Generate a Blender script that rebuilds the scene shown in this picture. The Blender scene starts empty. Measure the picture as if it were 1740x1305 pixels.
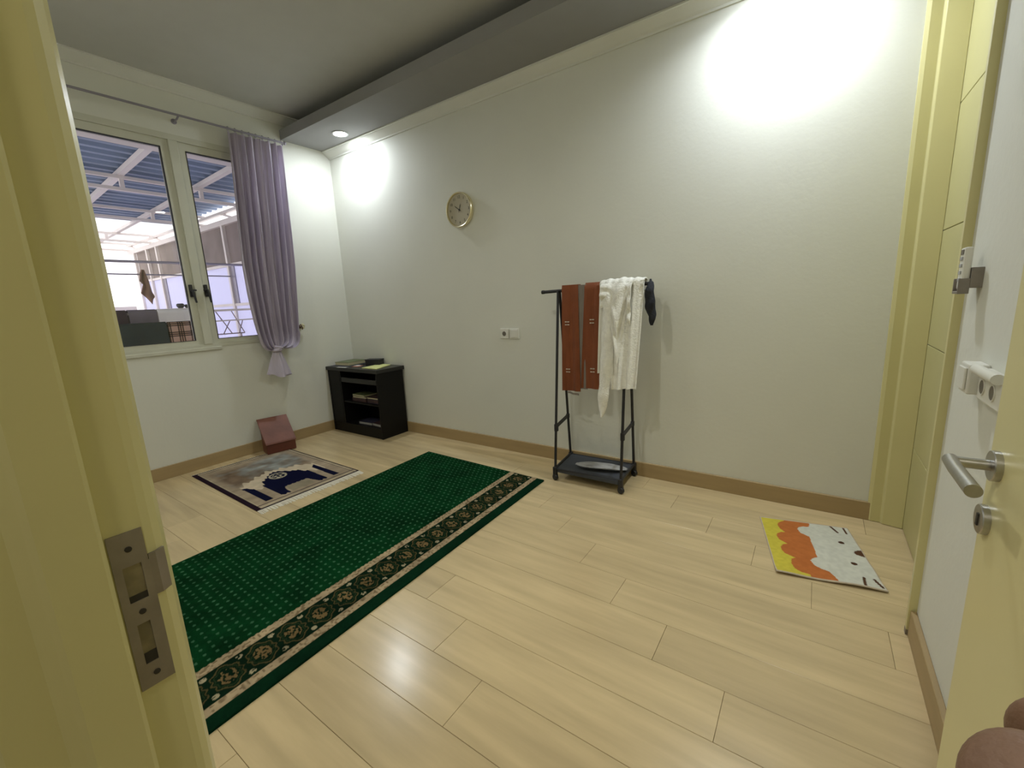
import bpy, bmesh, math, random
import numpy as np
from mathutils import Vector, Matrix
random.seed(7)
rng = np.random.default_rng(7)
PI = math.pi
scene = bpy.context.scene
COL = scene.collection

# ------------------------------------------------------------------ camera, sky, exposure
cam_d = bpy.data.cameras.new('camera')
cam = bpy.data.objects.new('camera', cam_d)
COL.objects.link(cam)
RIGHT = Vector((0.82054, 0.56963, -0.04719)).normalized()
DOWN = Vector((0.07065, -0.18300, -0.98057)).normalized()
FWD = RIGHT.cross(DOWN).normalized()
DOWN = FWD.cross(RIGHT).normalized()
EYE = Vector((4.2747, -2.9410, 1.3000))
cam.matrix_world = Matrix(((RIGHT.x, -DOWN.x, -FWD.x, EYE.x), (RIGHT.y, -DOWN.y, -FWD.y, EYE.y), (RIGHT.z, -DOWN.z, -FWD.z, EYE.z), (0, 0, 0, 1)))
cam_d.sensor_width = 36.0
cam_d.lens = 36.0 * 730.48 / 1740.0
cam_d.clip_start = 0.01
cam_d.clip_end = 200
scene.camera = cam

world = bpy.data.worlds.new('overcast_sky')
scene.world = world
world.use_nodes = True
bg = world.node_tree.nodes['Background']
bg.inputs['Color'].default_value = (1.0, 0.97, 1.0, 1)
bg.inputs['Strength'].default_value = 1.75

scene.view_settings.view_transform = 'Standard'
scene.view_settings.look = 'None'
scene.view_settings.gamma = 1.0
scene.view_settings.exposure = 0.42
scene.view_settings.use_curve_mapping = False
LAMP_W = (4.0, 8.0, 4.0, 8.0)   # the two soffit downlights, two added fill lamps out of frame by the entry wall
HALL_W = 10.5

# ------------------------------------------------------------------ materials
def lin(c):
    c = c / 255.0
    return c / 12.92 if c <= 0.04045 else ((c + 0.055) / 1.055) ** 2.4
def S(r, g, b): return (lin(r), lin(g), lin(b))

def mat(name, col, rough=0.6, metal=0.0, var=0.06, nscale=6.0, bump=0.0, bscale=60.0, spec=0.5, stretch=None, sheen=0.0, trans=0.0, emit=None, per_object=0.0):
    m = bpy.data.materials.new(name)
    m.use_nodes = True
    nt = m.node_tree
    b = nt.nodes['Principled BSDF']
    b.inputs['Roughness'].default_value = rough
    b.inputs['Metallic'].default_value = metal
    b.inputs['Specular IOR Level'].default_value = spec
    if sheen: b.inputs['Sheen Weight'].default_value = sheen
    tc = nt.nodes.new('ShaderNodeTexCoord')
    src = tc.outputs['Object']
    if stretch:
        mp = nt.nodes.new('ShaderNodeMapping')
        mp.inputs['Scale'].default_value = stretch
        nt.links.new(src, mp.inputs['Vector'])
        src = mp.outputs['Vector']
    n = nt.nodes.new('ShaderNodeTexNoise')
    n.inputs['Scale'].default_value = nscale
    n.inputs['Detail'].default_value = 4
    nt.links.new(src, n.inputs['Vector'])
    r = nt.nodes.new('ShaderNodeMapRange')
    r.inputs['From Min'].default_value = 0.3
    r.inputs['From Max'].default_value = 0.7
    r.inputs['To Min'].default_value = 1 - var
    r.inputs['To Max'].default_value = 1 + var
    nt.links.new(n.outputs['Fac'], r.inputs['Value'])
    out = r.outputs['Result']
    if per_object:
        oi = nt.nodes.new('ShaderNodeObjectInfo')
        r2 = nt.nodes.new('ShaderNodeMapRange')
        r2.inputs['To Min'].default_value = 1 - per_object
        r2.inputs['To Max'].default_value = 1 + per_object
        nt.links.new(oi.outputs['Random'], r2.inputs['Value'])
        mu = nt.nodes.new('ShaderNodeMath'); mu.operation = 'MULTIPLY'
        nt.links.new(out, mu.inputs[0]); nt.links.new(r2.outputs['Result'], mu.inputs[1])
        out = mu.outputs[0]
    v = nt.nodes.new('ShaderNodeVectorMath'); v.operation = 'SCALE'
    v.inputs[0].default_value = col
    nt.links.new(out, v.inputs['Scale'])
    nt.links.new(v.outputs['Vector'], b.inputs['Base Color'])
    if bump:
        n2 = nt.nodes.new('ShaderNodeTexNoise')
        n2.inputs['Scale'].default_value = bscale
        n2.inputs['Detail'].default_value = 3
        nt.links.new(src, n2.inputs['Vector'])
        bp = nt.nodes.new('ShaderNodeBump')
        bp.inputs['Strength'].default_value = bump
        bp.inputs['Distance'].default_value = 0.01
        nt.links.new(n2.outputs['Fac'], bp.inputs['Height'])
        nt.links.new(bp.outputs['Normal'], b.inputs['Normal'])
    if emit:
        b.inputs['Emission Color'].default_value = (*emit[0], 1)
        b.inputs['Emission Strength'].default_value = emit[1]
    if trans:
        # thin translucent sheet: light passes diffusely and partly straight
        o = nt.nodes['Material Output']
        tr = nt.nodes.new('ShaderNodeBsdfTranslucent')
        tr.inputs['Color'].default_value = (*col, 1)
        mx = nt.nodes.new('ShaderNodeMixShader')
        mx.inputs['Fac'].default_value = trans
        nt.links.new(b.outputs[0], mx.inputs[1]); nt.links.new(tr.outputs[0], mx.inputs[2])
        nt.links.new(mx.outputs[0], o.inputs['Surface'])
    return m

def glass_mat(name, tint, refl=0.06, rough=0.0):
    m = bpy.data.materials.new(name); m.use_nodes = True
    nt = m.node_tree; nt.nodes.clear()
    o = nt.nodes.new('ShaderNodeOutputMaterial')
    t = nt.nodes.new('ShaderNodeBsdfTransparent'); t.inputs['Color'].default_value = (*tint, 1)
    g = nt.nodes.new('ShaderNodeBsdfGlossy'); g.inputs['Roughness'].default_value = rough
    f = nt.nodes.new('ShaderNodeFresnel'); f.inputs['IOR'].default_value = 1.45
    n = nt.nodes.new('ShaderNodeTexNoise'); n.inputs['Scale'].default_value = 1.5
    tc = nt.nodes.new('ShaderNodeTexCoord'); nt.links.new(tc.outputs['Object'], n.inputs['Vector'])
    bp = nt.nodes.new('ShaderNodeBump'); bp.inputs['Strength'].default_value = 0.02; bp.inputs['Distance'].default_value = 0.01
    nt.links.new(n.outputs['Fac'], bp.inputs['Height']); nt.links.new(bp.outputs['Normal'], g.inputs['Normal'])
    mx = nt.nodes.new('ShaderNodeMixShader')
    nt.links.new(f.outputs[0], mx.inputs['Fac'])
    nt.links.new(t.outputs[0], mx.inputs[1]); nt.links.new(g.outputs[0], mx.inputs[2])
    nt.links.new(mx.outputs[0], o.inputs['Surface'])
    return m

def paint_mat(name, rough=0.95, bump=0.4, bscale=350.0, sheen=0.0, spec=0.2, var=0.12):
    # colour comes from the 'Col' attribute woven into the cloth, broken up by a fine pile noise
    m = bpy.data.materials.new(name); m.use_nodes = True
    nt = m.node_tree; b = nt.nodes['Principled BSDF']
    b.inputs['Roughness'].default_value = rough
    b.inputs['Specular IOR Level'].default_value = spec
    b.inputs['Sheen Weight'].default_value = sheen
    a = nt.nodes.new('ShaderNodeAttribute'); a.attribute_name = 'Col'
    tc = nt.nodes.new('ShaderNodeTexCoord')
    n = nt.nodes.new('ShaderNodeTexNoise'); n.inputs['Scale'].default_value = 9; n.inputs['Detail'].default_value = 5
    nt.links.new(tc.outputs['Object'], n.inputs['Vector'])
    r = nt.nodes.new('ShaderNodeMapRange'); r.inputs['From Min'].default_value = .3; r.inputs['From Max'].default_value = .7
    r.inputs['To Min'].default_value = 1 - var; r.inputs['To Max'].default_value = 1 + var
    nt.links.new(n.outputs['Fac'], r.inputs['Value'])
    v = nt.nodes.new('ShaderNodeVectorMath'); v.operation = 'SCALE'
    nt.links.new(a.outputs['Color'], v.inputs[0]); nt.links.new(r.outputs['Result'], v.inputs['Scale'])
    nt.links.new(v.outputs['Vector'], b.inputs['Base Color'])
    n2 = nt.nodes.new('ShaderNodeTexNoise'); n2.inputs['Scale'].default_value = bscale
    nt.links.new(tc.outputs['Object'], n2.inputs['Vector'])
    bp = nt.nodes.new('ShaderNodeBump'); bp.inputs['Strength'].default_value = bump; bp.inputs['Distance'].default_value = .004
    nt.links.new(n2.outputs['Fac'], bp.inputs['Height']); nt.links.new(bp.outputs['Normal'], b.inputs['Normal'])
    return m

M = {}
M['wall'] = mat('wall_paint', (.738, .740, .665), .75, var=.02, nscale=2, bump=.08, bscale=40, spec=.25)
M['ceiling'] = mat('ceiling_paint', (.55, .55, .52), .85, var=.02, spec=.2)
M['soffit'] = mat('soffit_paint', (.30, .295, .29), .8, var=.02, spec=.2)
M['crown'] = mat('crown_paint', (.72, .72, .66), .7, var=.02, spec=.3)
M['wood'] = mat('plank_laminate', (.60, .47, .265), .215, var=.13, nscale=3.2, stretch=(.55, 5.5, 1), spec=.5, per_object=.055)
M['wood_end'] = mat('plank_groove', (.34, .25, .13), .8)
M['base'] = mat('baseboard_laminate', (.40, .29, .145), .5, var=.08, nscale=4, stretch=(.6, .6, 6))
M['cream'] = mat('cream_gloss_paint', (.64, .59, .29), .30, var=.03, nscale=3, bump=.05, bscale=25, spec=.5)
M['cream_door'] = mat('cream_door_paint', (.72, .66, .34), .30, var=.02, nscale=2, bump=.03, bscale=20)
M['bathdoor'] = mat('cream_panel_paint', (.54, .505, .245), .4, var=.02)
M['dark'] = mat('dark_gap', (.035, .03, .02), .9)
M['steel'] = mat('brushed_steel', (.46, .45, .43), .32, metal=1.0, var=.08, nscale=40, stretch=(1, 12, 1))
M['steel_dull'] = mat('dull_steel', (.30, .27, .24), .5, metal=.8, var=.10, nscale=30)
M['frame'] = mat('window_frame_paint', (.60, .60, .50), .45, var=.03)
M['glass'] = glass_mat('window_glass', (.96, .965, .97))
M['gasket'] = mat('black_gasket', (.02, .02, .02), .6)
M['blackmetal'] = mat('black_metal', (.018, .018, .022), .4, var=.1, spec=.5)
M['plastic_black'] = mat('black_plastic', (.02, .02, .022), .5)
M['pocket'] = mat('raw_wood_pocket', (.26, .22, .12), .8, var=.25, nscale=40)
M['cabinet'] = mat('black_brown_laminate', (.005, .0046, .0042), .5, var=.12, nscale=5, stretch=(1, 8, 1), spec=.22)
M['cabinet_top'] = mat('black_top_laminate', (.016, .016, .0145), .40, var=.1, nscale=5, stretch=(1, 6, 1), spec=.5)
M['curtain'] = mat('lavender_grey_satin', (.60, .54, .645), .42, var=.07, nscale=5, stretch=(3, 3, .6), spec=.5, sheen=.2, trans=.2)
M['white_plastic'] = mat('white_plastic', (.76, .75, .68), .4, var=.02)
M['recess'] = mat('socket_recess', (.16, .14, .11), .6)
M['gold'] = mat('polished_gold', (.86, .78, .54), .25, metal=1.0, var=.04)
M['dial'] = mat('clock_dial', (.50, .46, .35), .6, var=.02)
M['ink'] = mat('dark_ink', (.03, .03, .02), .6)
M['stand_top'] = mat('red_brown_leather', (.20, .075, .05), .55, var=.18, nscale=7, bump=.15, bscale=30)
M['stand_body'] = mat('dark_red_wood', (.14, .038, .022), .45, var=.15, nscale=6, stretch=(1, 1, 6))
M['rust'] = mat('rust_brown_cloth', (.23, .064, .020), .85, var=.12, nscale=8, bump=.25, bscale=220, sheen=.15)
M['greylining'] = mat('grey_lining_cloth', (.235, .205, .18), .85, var=.08, bump=.2, bscale=200)
M['mark'] = mat('white_thread', (.62, .55, .45), .8)
M['whitecloth'] = mat('white_lace_cloth', (.88, .87, .80), .85, var=.06, nscale=40, bump=.5, bscale=110, sheen=.1)
M['whitesmooth'] = mat('white_smooth_cloth', (.86, .85, .78), .8, var=.04, nscale=6, bump=.15, bscale=60)
M['blackcloth'] = mat('navy_black_cloth', (.012, .014, .022), .8, var=.2, bump=.3, bscale=120)
M['greyfabric'] = mat('charcoal_fabric', (.05, .055, .065), .85, var=.15, bump=.25, bscale=250)
M['silver'] = mat('silver_grey_plastic', (.33, .33, .33), .38, var=.3, nscale=10, stretch=(1, 5, 1))
M['greenbook'] = mat('olive_green_cover', (.12, .145, .06), .45, var=.2, nscale=12)
M['pages'] = mat('book_pages', (.60, .56, .38), .8, var=.1, nscale=20, stretch=(1, 1, 30))
M['paper'] = mat('white_paper', (.80, .80, .74), .7)
M['redprint'] = mat('pink_printed_paper', (.50, .24, .18), .7, var=.4, nscale=30)
M['yellowpaper'] = mat('pale_yellow_paper', (.72, .74, .30), .55, var=.08, nscale=14)
M['darkbook'] = mat('dark_book_cover', (.06, .03, .03), .6, var=.3, nscale=15)
M['navybook'] = mat('navy_book_cover', (.03, .03, .06), .6, var=.3, nscale=15)
M['greypages'] = mat('grey_book_pages', (.38, .38, .36), .8, var=.1)
M['skin'] = mat('brown_skin', (.205, .115, .070), .55, var=.12, nscale=40, bump=.12, bscale=300)
M['sleeve'] = mat('dark_sleeve', (.05, .05, .06), .9)
M['roofmetal'] = mat('blue_grey_roof_sheet', (.20, .26, .37), .5, metal=.0, var=.06, nscale=1.5)
M['clear'] = mat('white_translucent_sheet', (.92, .92, .92), .5, var=.01, trans=.92)
M['whitesteel'] = mat('white_painted_steel', (.72, .66, .62), .5, var=.05, nscale=3)
M['concrete'] = mat('bare_concrete', (.25, .205, .185), .9, var=.25, nscale=1.8, bump=.2, bscale=12)
M['panel'] = mat('pale_translucent_panel', (.72, .72, .86), .5, var=.08, nscale=2, stretch=(1, 1, .3), trans=.55)
M['patio'] = mat('patio_concrete', (.55, .50, .48), .85, var=.1)
M['greybar'] = mat('grey_pipe', (.30, .28, .33), .45, metal=.3)
M['browncloth'] = mat('brown_towel', (.20, .12, .08), .95, var=.15, nscale=10, bump=.2, bscale=100)
M['maroon'] = mat('dark_maroon_cloth', (.05, .03, .045), .9, var=.2)
M['greycloth'] = mat('grey_cloth', (.17, .15, .17), .9, var=.12)
M['greencloth'] = mat('dark_green_cloth', (.022, .035, .035), .9, var=.2)
M['wire'] = mat('dull_mauve_wire', (.30, .23, .24), .5, var=.1)
M['pot'] = mat('dark_pot', (.06, .06, .065), .8)
M['hill'] = mat('pale_hillside', (.62, .60, .62), .95, var=.35, nscale=1.6, bump=.5, bscale=2)
M['lamp_on'] = mat('lit_diffuser', (.9, .9, .9), .5, emit=((.91, .98, 1.06), 150.0))
M['lamp_fill'] = mat('fill_lamp_diffuser', (.9, .9, .9), .5, emit=((1.0, .97, .87), 40.0))  # glowing disc of the added fill lamps
M['lamp_ring'] = mat('white_lamp_ring', (.8, .8, .8), .5)
M['hookcream'] = mat('cream_flower_hook', (.66, .62, .40), .5, var=.1)
M['hookbrown'] = mat('dark_brown_hook', (.10, .05, .03), .6)
M['remote_key'] = mat('grey_rubber_key', (.42, .42, .42), .7)
M['carpet'] = paint_mat('green_carpet_pile', 1.0, .6, 500, sheen=0, spec=.04, var=.28)
M['rug'] = paint_mat('prayer_mat_pile', .9, .5, 400, sheen=0, spec=.05, var=.12)
M['mat'] = paint_mat('printed_floor_mat', .95, .4, 500, spec=.1, var=.04)
M['fringe'] = mat('cream_fringe', (.72, .68, .56), .9, var=.1, nscale=60)

# ------------------------------------------------------------------ mesh helpers (all in world coordinates)
ORG = {}
class MB:
    def __init__(s): s.v = []; s.f = []; s.fm = []
    def add(s, vs, fs, mi=0):
        o = len(s.v); s.v += [tuple(map(float, p)) for p in vs]
        s.f += [tuple(i + o for i in f) for f in fs]; s.fm += [mi] * len(fs); return s
    def box(s, x0, x1, y0, y1, z0, z1, mi=0):
        x0, x1 = min(x0, x1), max(x0, x1); y0, y1 = min(y0, y1), max(y0, y1); z0, z1 = min(z0, z1), max(z0, z1)
        return s.add([(x0, y0, z0), (x1, y0, z0), (x1, y1, z0), (x0, y1, z0), (x0, y0, z1), (x1, y0, z1), (x1, y1, z1), (x0, y1, z1)],
                     [(0, 3, 2, 1), (4, 5, 6, 7), (0, 1, 5, 4), (1, 2, 6, 5), (2, 3, 7, 6), (3, 0, 4, 7)], mi)
    def obox(s, c, ax, ay, az, mi=0):      # centre and three half-extent vectors
        c, ax, ay, az = Vector(c), Vector(ax), Vector(ay), Vector(az)
        p = [c + ax * i + ay * j + az * k for k in (-1, 1) for j in (-1, 1) for i in (-1, 1)]
        return s.add(p, [(0, 2, 3, 1), (4, 5, 7, 6), (0, 1, 5, 4), (1, 3, 7, 5), (3, 2, 6, 7), (2, 0, 4, 6)], mi)
    def bar(s, a, b, w, h, mi=0):
        a, b = Vector(a), Vector(b); d = (b - a); L = d.length; d.normalize()
        up = Vector((0, 0, 1)) if abs(d.z) < .95 else Vector((1, 0, 0))
        r = d.cross(up).normalized(); u = r.cross(d).normalized()
        return s.obox((a + b) / 2, d * L / 2, r * w / 2, u * h / 2, mi)
    def prism(s, poly, axis, a, b, mi=0):  # poly: 2D in the two other axes in cyclic order
        def P(p, t):
            return {'x': (t, p[0], p[1]), 'y': (p[0], t, p[1]), 'z': (p[0], p[1], t)}[axis]
        n = len(poly); vs = [P(p, a) for p in poly] + [P(p, b) for p in poly]
        fs = [(i, (i + 1) % n, n + (i + 1) % n, n + i) for i in range(n)] + [tuple(range(n))[::-1], tuple(range(n, 2 * n))]
        return s.add(vs, fs, mi)
    def tube(s, pts, r, n=8, mi=0, cap=True):
        pts = [Vector(p) for p in pts]; m = len(pts)
        rs = r if isinstance(r, (list, tuple)) else [r] * m
        vs = []; prev = None
        for i, p in enumerate(pts):
            d = (pts[min(i + 1, m - 1)] - pts[max(i - 1, 0)]).normalized()
            if prev is None:
                q = Vector((0, 0, 1)) if abs(d.z) < .9 else Vector((1, 0, 0))
                e = d.cross(q).normalized()
            else:
                e = (prev - d * prev.dot(d)).normalized()
            prev = e; f2 = d.cross(e)
            for k in range(n):
                a = 2 * PI * k / n
                vs.append(p + (e * math.cos(a) + f2 * math.sin(a)) * rs[i])
        fs = [(i * n + k, i * n + (k + 1) % n, (i + 1) * n + (k + 1) % n, (i + 1) * n + k) for i in range(m - 1) for k in range(n)]
        if cap: fs += [tuple(range(n))[::-1], tuple(range((m - 1) * n, m * n))]
        return s.add(vs, fs, mi)
    def lathe(s, prof, c, ax=(0, 0, 1), n=24, mi=0, close=False):  # prof: (radius, height along ax)
        ax = Vector(ax).normalized(); q = Vector((0, 0, 1)) if abs(ax.z) < .9 else Vector((1, 0, 0))
        e = ax.cross(q).normalized(); g = ax.cross(e); c = Vector(c); m = len(prof); vs = []
        for r, h in prof:
            for k in range(n):
                a = 2 * PI * k / n; vs.append(c + ax * h + (e * math.cos(a) + g * math.sin(a)) * r)
        fs = [(i * n + k, i * n + (k + 1) % n, (i + 1) * n + (k + 1) % n, (i + 1) * n + k) for i in range(m - 1) for k in range(n)]
        if close: fs += [((m - 1) * n + k, (m - 1) * n + (k + 1) % n, (k + 1) % n, k) for k in range(n)]
        else: fs += [tuple(range(n))[::-1], tuple(range((m - 1) * n, m * n))]
        return s.add(vs, fs, mi)
    def sheet(s, fn, nu, nv, th=0.0, mi=0):  # closed thin solid following fn(u, v) -> Vector
        P = [[Vector(fn(i / nu, j / nv)) for j in range(nv + 1)] for i in range(nu + 1)]
        vs = []; idx = {}
        for i in range(nu + 1):
            for j in range(nv + 1):
                du = P[min(i + 1, nu)][j] - P[max(i - 1, 0)][j]; dv = P[i][min(j + 1, nv)] - P[i][max(j - 1, 0)]
                n = du.cross(dv); n = n.normalized() if n.length > 1e-12 else Vector((0, 0, 1))
                vs.append(P[i][j] + n * th / 2); vs.append(P[i][j] - n * th / 2)
        I = lambda i, j, k: 2 * (i * (nv + 1) + j) + k
        fs = []
        for i in range(nu):
            for j in range(nv):
                fs.append((I(i, j, 0), I(i + 1, j, 0), I(i + 1, j + 1, 0), I(i, j + 1, 0)))
                if th: fs.append((I(i, j, 1), I(i, j + 1, 1), I(i + 1, j + 1, 1), I(i + 1, j, 1)))
        if th:
            for i in range(nu):
                fs.append((I(i, 0, 0), I(i, 0, 1), I(i + 1, 0, 1), I(i + 1, 0, 0)))
                fs.append((I(i, nv, 0), I(i + 1, nv, 0), I(i + 1, nv, 1), I(i, nv, 1)))
            for j in range(nv):
                fs.append((I(0, j, 0), I(0, j + 1, 0), I(0, j + 1, 1), I(0, j, 1)))
                fs.append((I(nu, j, 0), I(nu, j, 1), I(nu, j + 1, 1), I(nu, j + 1, 0)))
        return s.add(vs, fs, mi)
    def build(s, name, m, parent=None, smooth=False, bevel=0.0, seg=1, org=None):
        vs = np.array(s.v)
        if parent is not None: o = ORG[parent.name]
        elif org is not None: o = Vector(org)
        else:
            lo, hi = vs.min(0), vs.max(0); o = Vector(((lo[0] + hi[0]) / 2, (lo[1] + hi[1]) / 2, lo[2]))
        me = bpy.data.meshes.new(name)
        me.from_pydata([tuple(p) for p in (vs - np.array(o))], [], s.f)
        ms = m if isinstance(m, (list, tuple)) else [m]
        for q in ms: me.materials.append(q)
        if len(ms) > 1:
            me.polygons.foreach_set('material_index', s.fm)
        bm = bmesh.new(); bm.from_mesh(me)
        bmesh.ops.recalc_face_normals(bm, faces=bm.faces)
        if bevel:
            ed = [e for e in bm.edges if len(e.link_faces) == 2 and e.calc_face_angle(0) > .6]
            bmesh.ops.bevel(bm, geom=ed, offset=bevel, offset_type='OFFSET', segments=seg, profile=.5, affect='EDGES', clamp_overlap=True)
        bm.to_mesh(me); bm.free()
        if smooth:
            me.polygons.foreach_set('use_smooth', [True] * len(me.polygons))
            try: me.set_sharp_from_angle(angle=math.radians(40))
            except Exception: pass
        me.update()
        ob = bpy.data.objects.new(name, me); COL.objects.link(ob)
        ORG[ob.name] = Vector(o)
        if parent is not None: ob.parent = parent
        else: ob.location = o
        return ob

def box(name, m, x0, x1, y0, y1, z0, z1, parent=None, bevel=0.0, seg=1):
    return MB().box(x0, x1, y0, y1, z0, z1).build(name, m, parent, bevel=bevel, seg=seg)
def thing(name, label, cat, loc, group=None):
    o = bpy.data.objects.new(name, None); COL.objects.link(o); o.location = loc; o.empty_display_size = .05
    ORG[o.name] = Vector(loc); o['label'] = label; o['category'] = cat
    if group: o['group'] = group
    return o
def tag(o, label, cat, group=None):
    o['label'] = label; o['category'] = cat
    if group: o['group'] = group
    return o
def struct(o, label=None, cat=None):
    o['kind'] = 'structure'
    if label: o['label'] = label
    if cat: o['category'] = cat
    return o
def clone(o, name=None):
    """Copy a thing with its parts and their sub-parts (shared mesh data)."""
    r = o.copy(); COL.objects.link(r); ORG[r.name] = ORG[o.name]
    for ch in list(o.children):
        c = clone(ch); c.parent = r
    return r

def painted(name, m, P00, P10, P11, P01, nu, nv, th, colfn, parent=None, zfn=None, org=None):
    """Flat woven/printed sheet: a fine grid whose top carries the woven colours."""
    a, b, c, d = (np.array(p, float) for p in (P00, P10, P11, P01))
    u, v = np.meshgrid(np.linspace(0, 1, nu + 1), np.linspace(0, 1, nv + 1), indexing='ij')
    top = (a[None, None] * ((1 - u) * (1 - v))[..., None] + b * (u * (1 - v))[..., None] + c * (u * v)[..., None] + d * ((1 - u) * v)[..., None])
    if zfn is not None: top[..., 2] += zfn(u, v)
    bot = top.copy(); bot[..., 2] -= th
    N = (nu + 1) * (nv + 1)
    idx = np.arange(N).reshape(nu + 1, nv + 1)
    f = np.stack([idx[:-1, :-1], idx[1:, :-1], idx[1:, 1:], idx[:-1, 1:]], -1).reshape(-1, 4)
    ring = np.concatenate([idx[:-1, 0], idx[-1, :-1], idx[1:, -1][::-1], idx[0, 1:][::-1]])
    rb = N + np.arange(len(ring)); nx = np.roll(np.arange(len(ring)), -1)
    fs = np.stack([ring, rb, rb[nx], ring[nx]], -1)
    vs = np.concatenate([top.reshape(-1, 3), bot.reshape(-1, 3)[ring]])
    cols = colfn(u.reshape(-1), v.reshape(-1))
    cols = np.concatenate([cols, cols[ring]])
    o = np.array(org if org is not None else (a + b + c + d) / 4) if parent is None else np.array(ORG[parent.name])
    me = bpy.data.meshes.new(name)
    me.from_pydata([], [], [])
    allf = np.concatenate([f, fs]).astype(np.int32)
    me.vertices.add(len(vs)); me.vertices.foreach_set('co', (vs - o).astype(np.float32).ravel())
    me.loops.add(allf.size); me.loops.foreach_set('vertex_index', allf.ravel())
    me.polygons.add(len(allf)); me.polygons.foreach_set('loop_start', np.arange(0, allf.size, 4, dtype=np.int32))
    me.update(calc_edges=True)
    at = me.color_attributes.new('Col', 'FLOAT_COLOR', 'POINT')
    at.data.foreach_set('color', np.concatenate([cols, np.ones((len(cols), 1))], 1).astype(np.float32).ravel())
    me.materials.append(m)
    me.validate()
    ob = bpy.data.objects.new(name, me); COL.objects.link(ob); ORG[ob.name] = Vector(o)
    if parent is not None: ob.parent = parent
    else: ob.location = o
    return ob

def inpoly(x, y, poly):
    r = np.zeros(x.shape, bool); n = len(poly); j = n - 1
    for i in range(n):
        xi, yi = poly[i]; xj, yj = poly[j]
        c = ((yi > y) != (yj > y)) & (x < (xj - xi) * (y - yi) / ((yj - yi) or 1e-9) + xi)
        r ^= c; j = i
    return r
def vnoise(x, y, seed=0):      # cheap smooth value noise
    r = np.random.default_rng(seed).random((64, 64))
    xi = np.floor(x).astype(int); yi = np.floor(y).astype(int); fx = x - xi; fy = y - yi
    fx = fx * fx * (3 - 2 * fx); fy = fy * fy * (3 - 2 * fy)
    g = lambda a, b: r[a % 64, b % 64]
    return (g(xi, yi) * (1 - fx) + g(xi + 1, yi) * fx) * (1 - fy) + (g(xi, yi + 1) * (1 - fx) + g(xi + 1, yi + 1) * fx) * fy

# ------------------------------------------------------------------ room shell
XR, YF, ZC = 4.660, -2.795, 3.09        # right wall, front (entry) wall, ceiling
floor = struct(box('floor', M['wood_end'], -.15, 5.6, -5.2, .15, -.12, -.008))
PL, PW = 1.19, .198
for r in range(15):
    y1 = -.004 - PW * r if r else -.004
    y0 = -.004 - PW * (r + 1)
    j0 = 2.927 + .24 * (r - 8)
    k = math.floor((j0 + .2) / PL)
    xs = j0 - k * PL - PL
    while xs < XR + .1:
        a, b = max(xs + .0006, .002), min(xs + PL - .0006, XR + .10)
        if b - a > .02 and y0 > -3.0:
            yy0 = y0 + .0006
            MB().box(a, b, yy0, y1 - .0006, -.008, 0).build('plank', M['wood'], floor, bevel=.0008)
        xs += PL

struct(box('wall_back', M['wall'], -.15, 4.66, 0, .15, 0, ZC + .1))
# window wall with its opening
WY0, WY1, WZ0, WZ1 = -2.15, -.66, 1.030, 2.715
wl = MB()
wl.box(-.15, 0, YF - .15, WY0, 0, ZC + .1); wl.box(-.15, 0, WY1, 0, 0, ZC + .1)
wl.box(-.15, 0, WY0, WY1, 0, WZ0); wl.box(-.15, 0, WY0, WY1, WZ1, ZC + .1)
struct(wl.build('wall_left', M['wall']))
# right wall with the closed bathroom door's opening (y -.975 .. -.06)
wr = MB()
wr.box(XR, XR + .13, -2.95, -.965, 0, ZC + .1); wr.box(XR, XR + .13, -.965, -.02, 2.75, ZC + .1)
struct(wr.build('wall_right', M['wall']))
# front wall around the entry doorway (camera stands in it)
wf = MB()
wf.box(-.15, 3.595, YF - .15, YF, 0, ZC + .1); wf.box(3.595, XR, YF - .15, YF, 2.25, ZC + .1)
struct(wf.build('wall_front', M['wall']))
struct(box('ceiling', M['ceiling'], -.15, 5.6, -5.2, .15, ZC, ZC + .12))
wh = MB()
wh.box(2.4, 2.5, -5.2, YF - .15, 0, ZC); wh.box(5.5, 5.6, -5.2, -2.95, 0, ZC); wh.box(2.5, 5.5, -5.2, -5.1, 0, ZC); wh.box(XR, 5.5, -3.05, -2.95, 0, ZC)
struct(wh.build('wall_hall', M['wall']))

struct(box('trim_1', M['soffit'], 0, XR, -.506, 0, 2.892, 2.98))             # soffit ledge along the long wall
cr = [(0, 0), (-.011, 0), (-.014, .012), (-.028, .020), (-.052, .037), (-.072, .052), (-.076, .056), (-.087, .057), (-.087, .067), (0, .067)]
struct(MB().prism([(y, 2.825 + z) for y, z in cr], 'x', 0.002, XR).build('trim_2', M['crown']))
struct(MB().prism([(-x, 3.023 + z) for x, z in cr], 'y', YF, 0).build('trim_3', M['crown']))
struct(box('baseboard_back', M['base'], .017, 4.628, -.017, 0, 0, .105, bevel=.002))
struct(box('baseboard_left', M['base'], 0, .017, YF, 0, 0, .105, bevel=.002))
struct(box('baseboard_right', M['base'], 4.643, XR, -2.7, -.977, 0, .105, bevel=.002))

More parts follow.
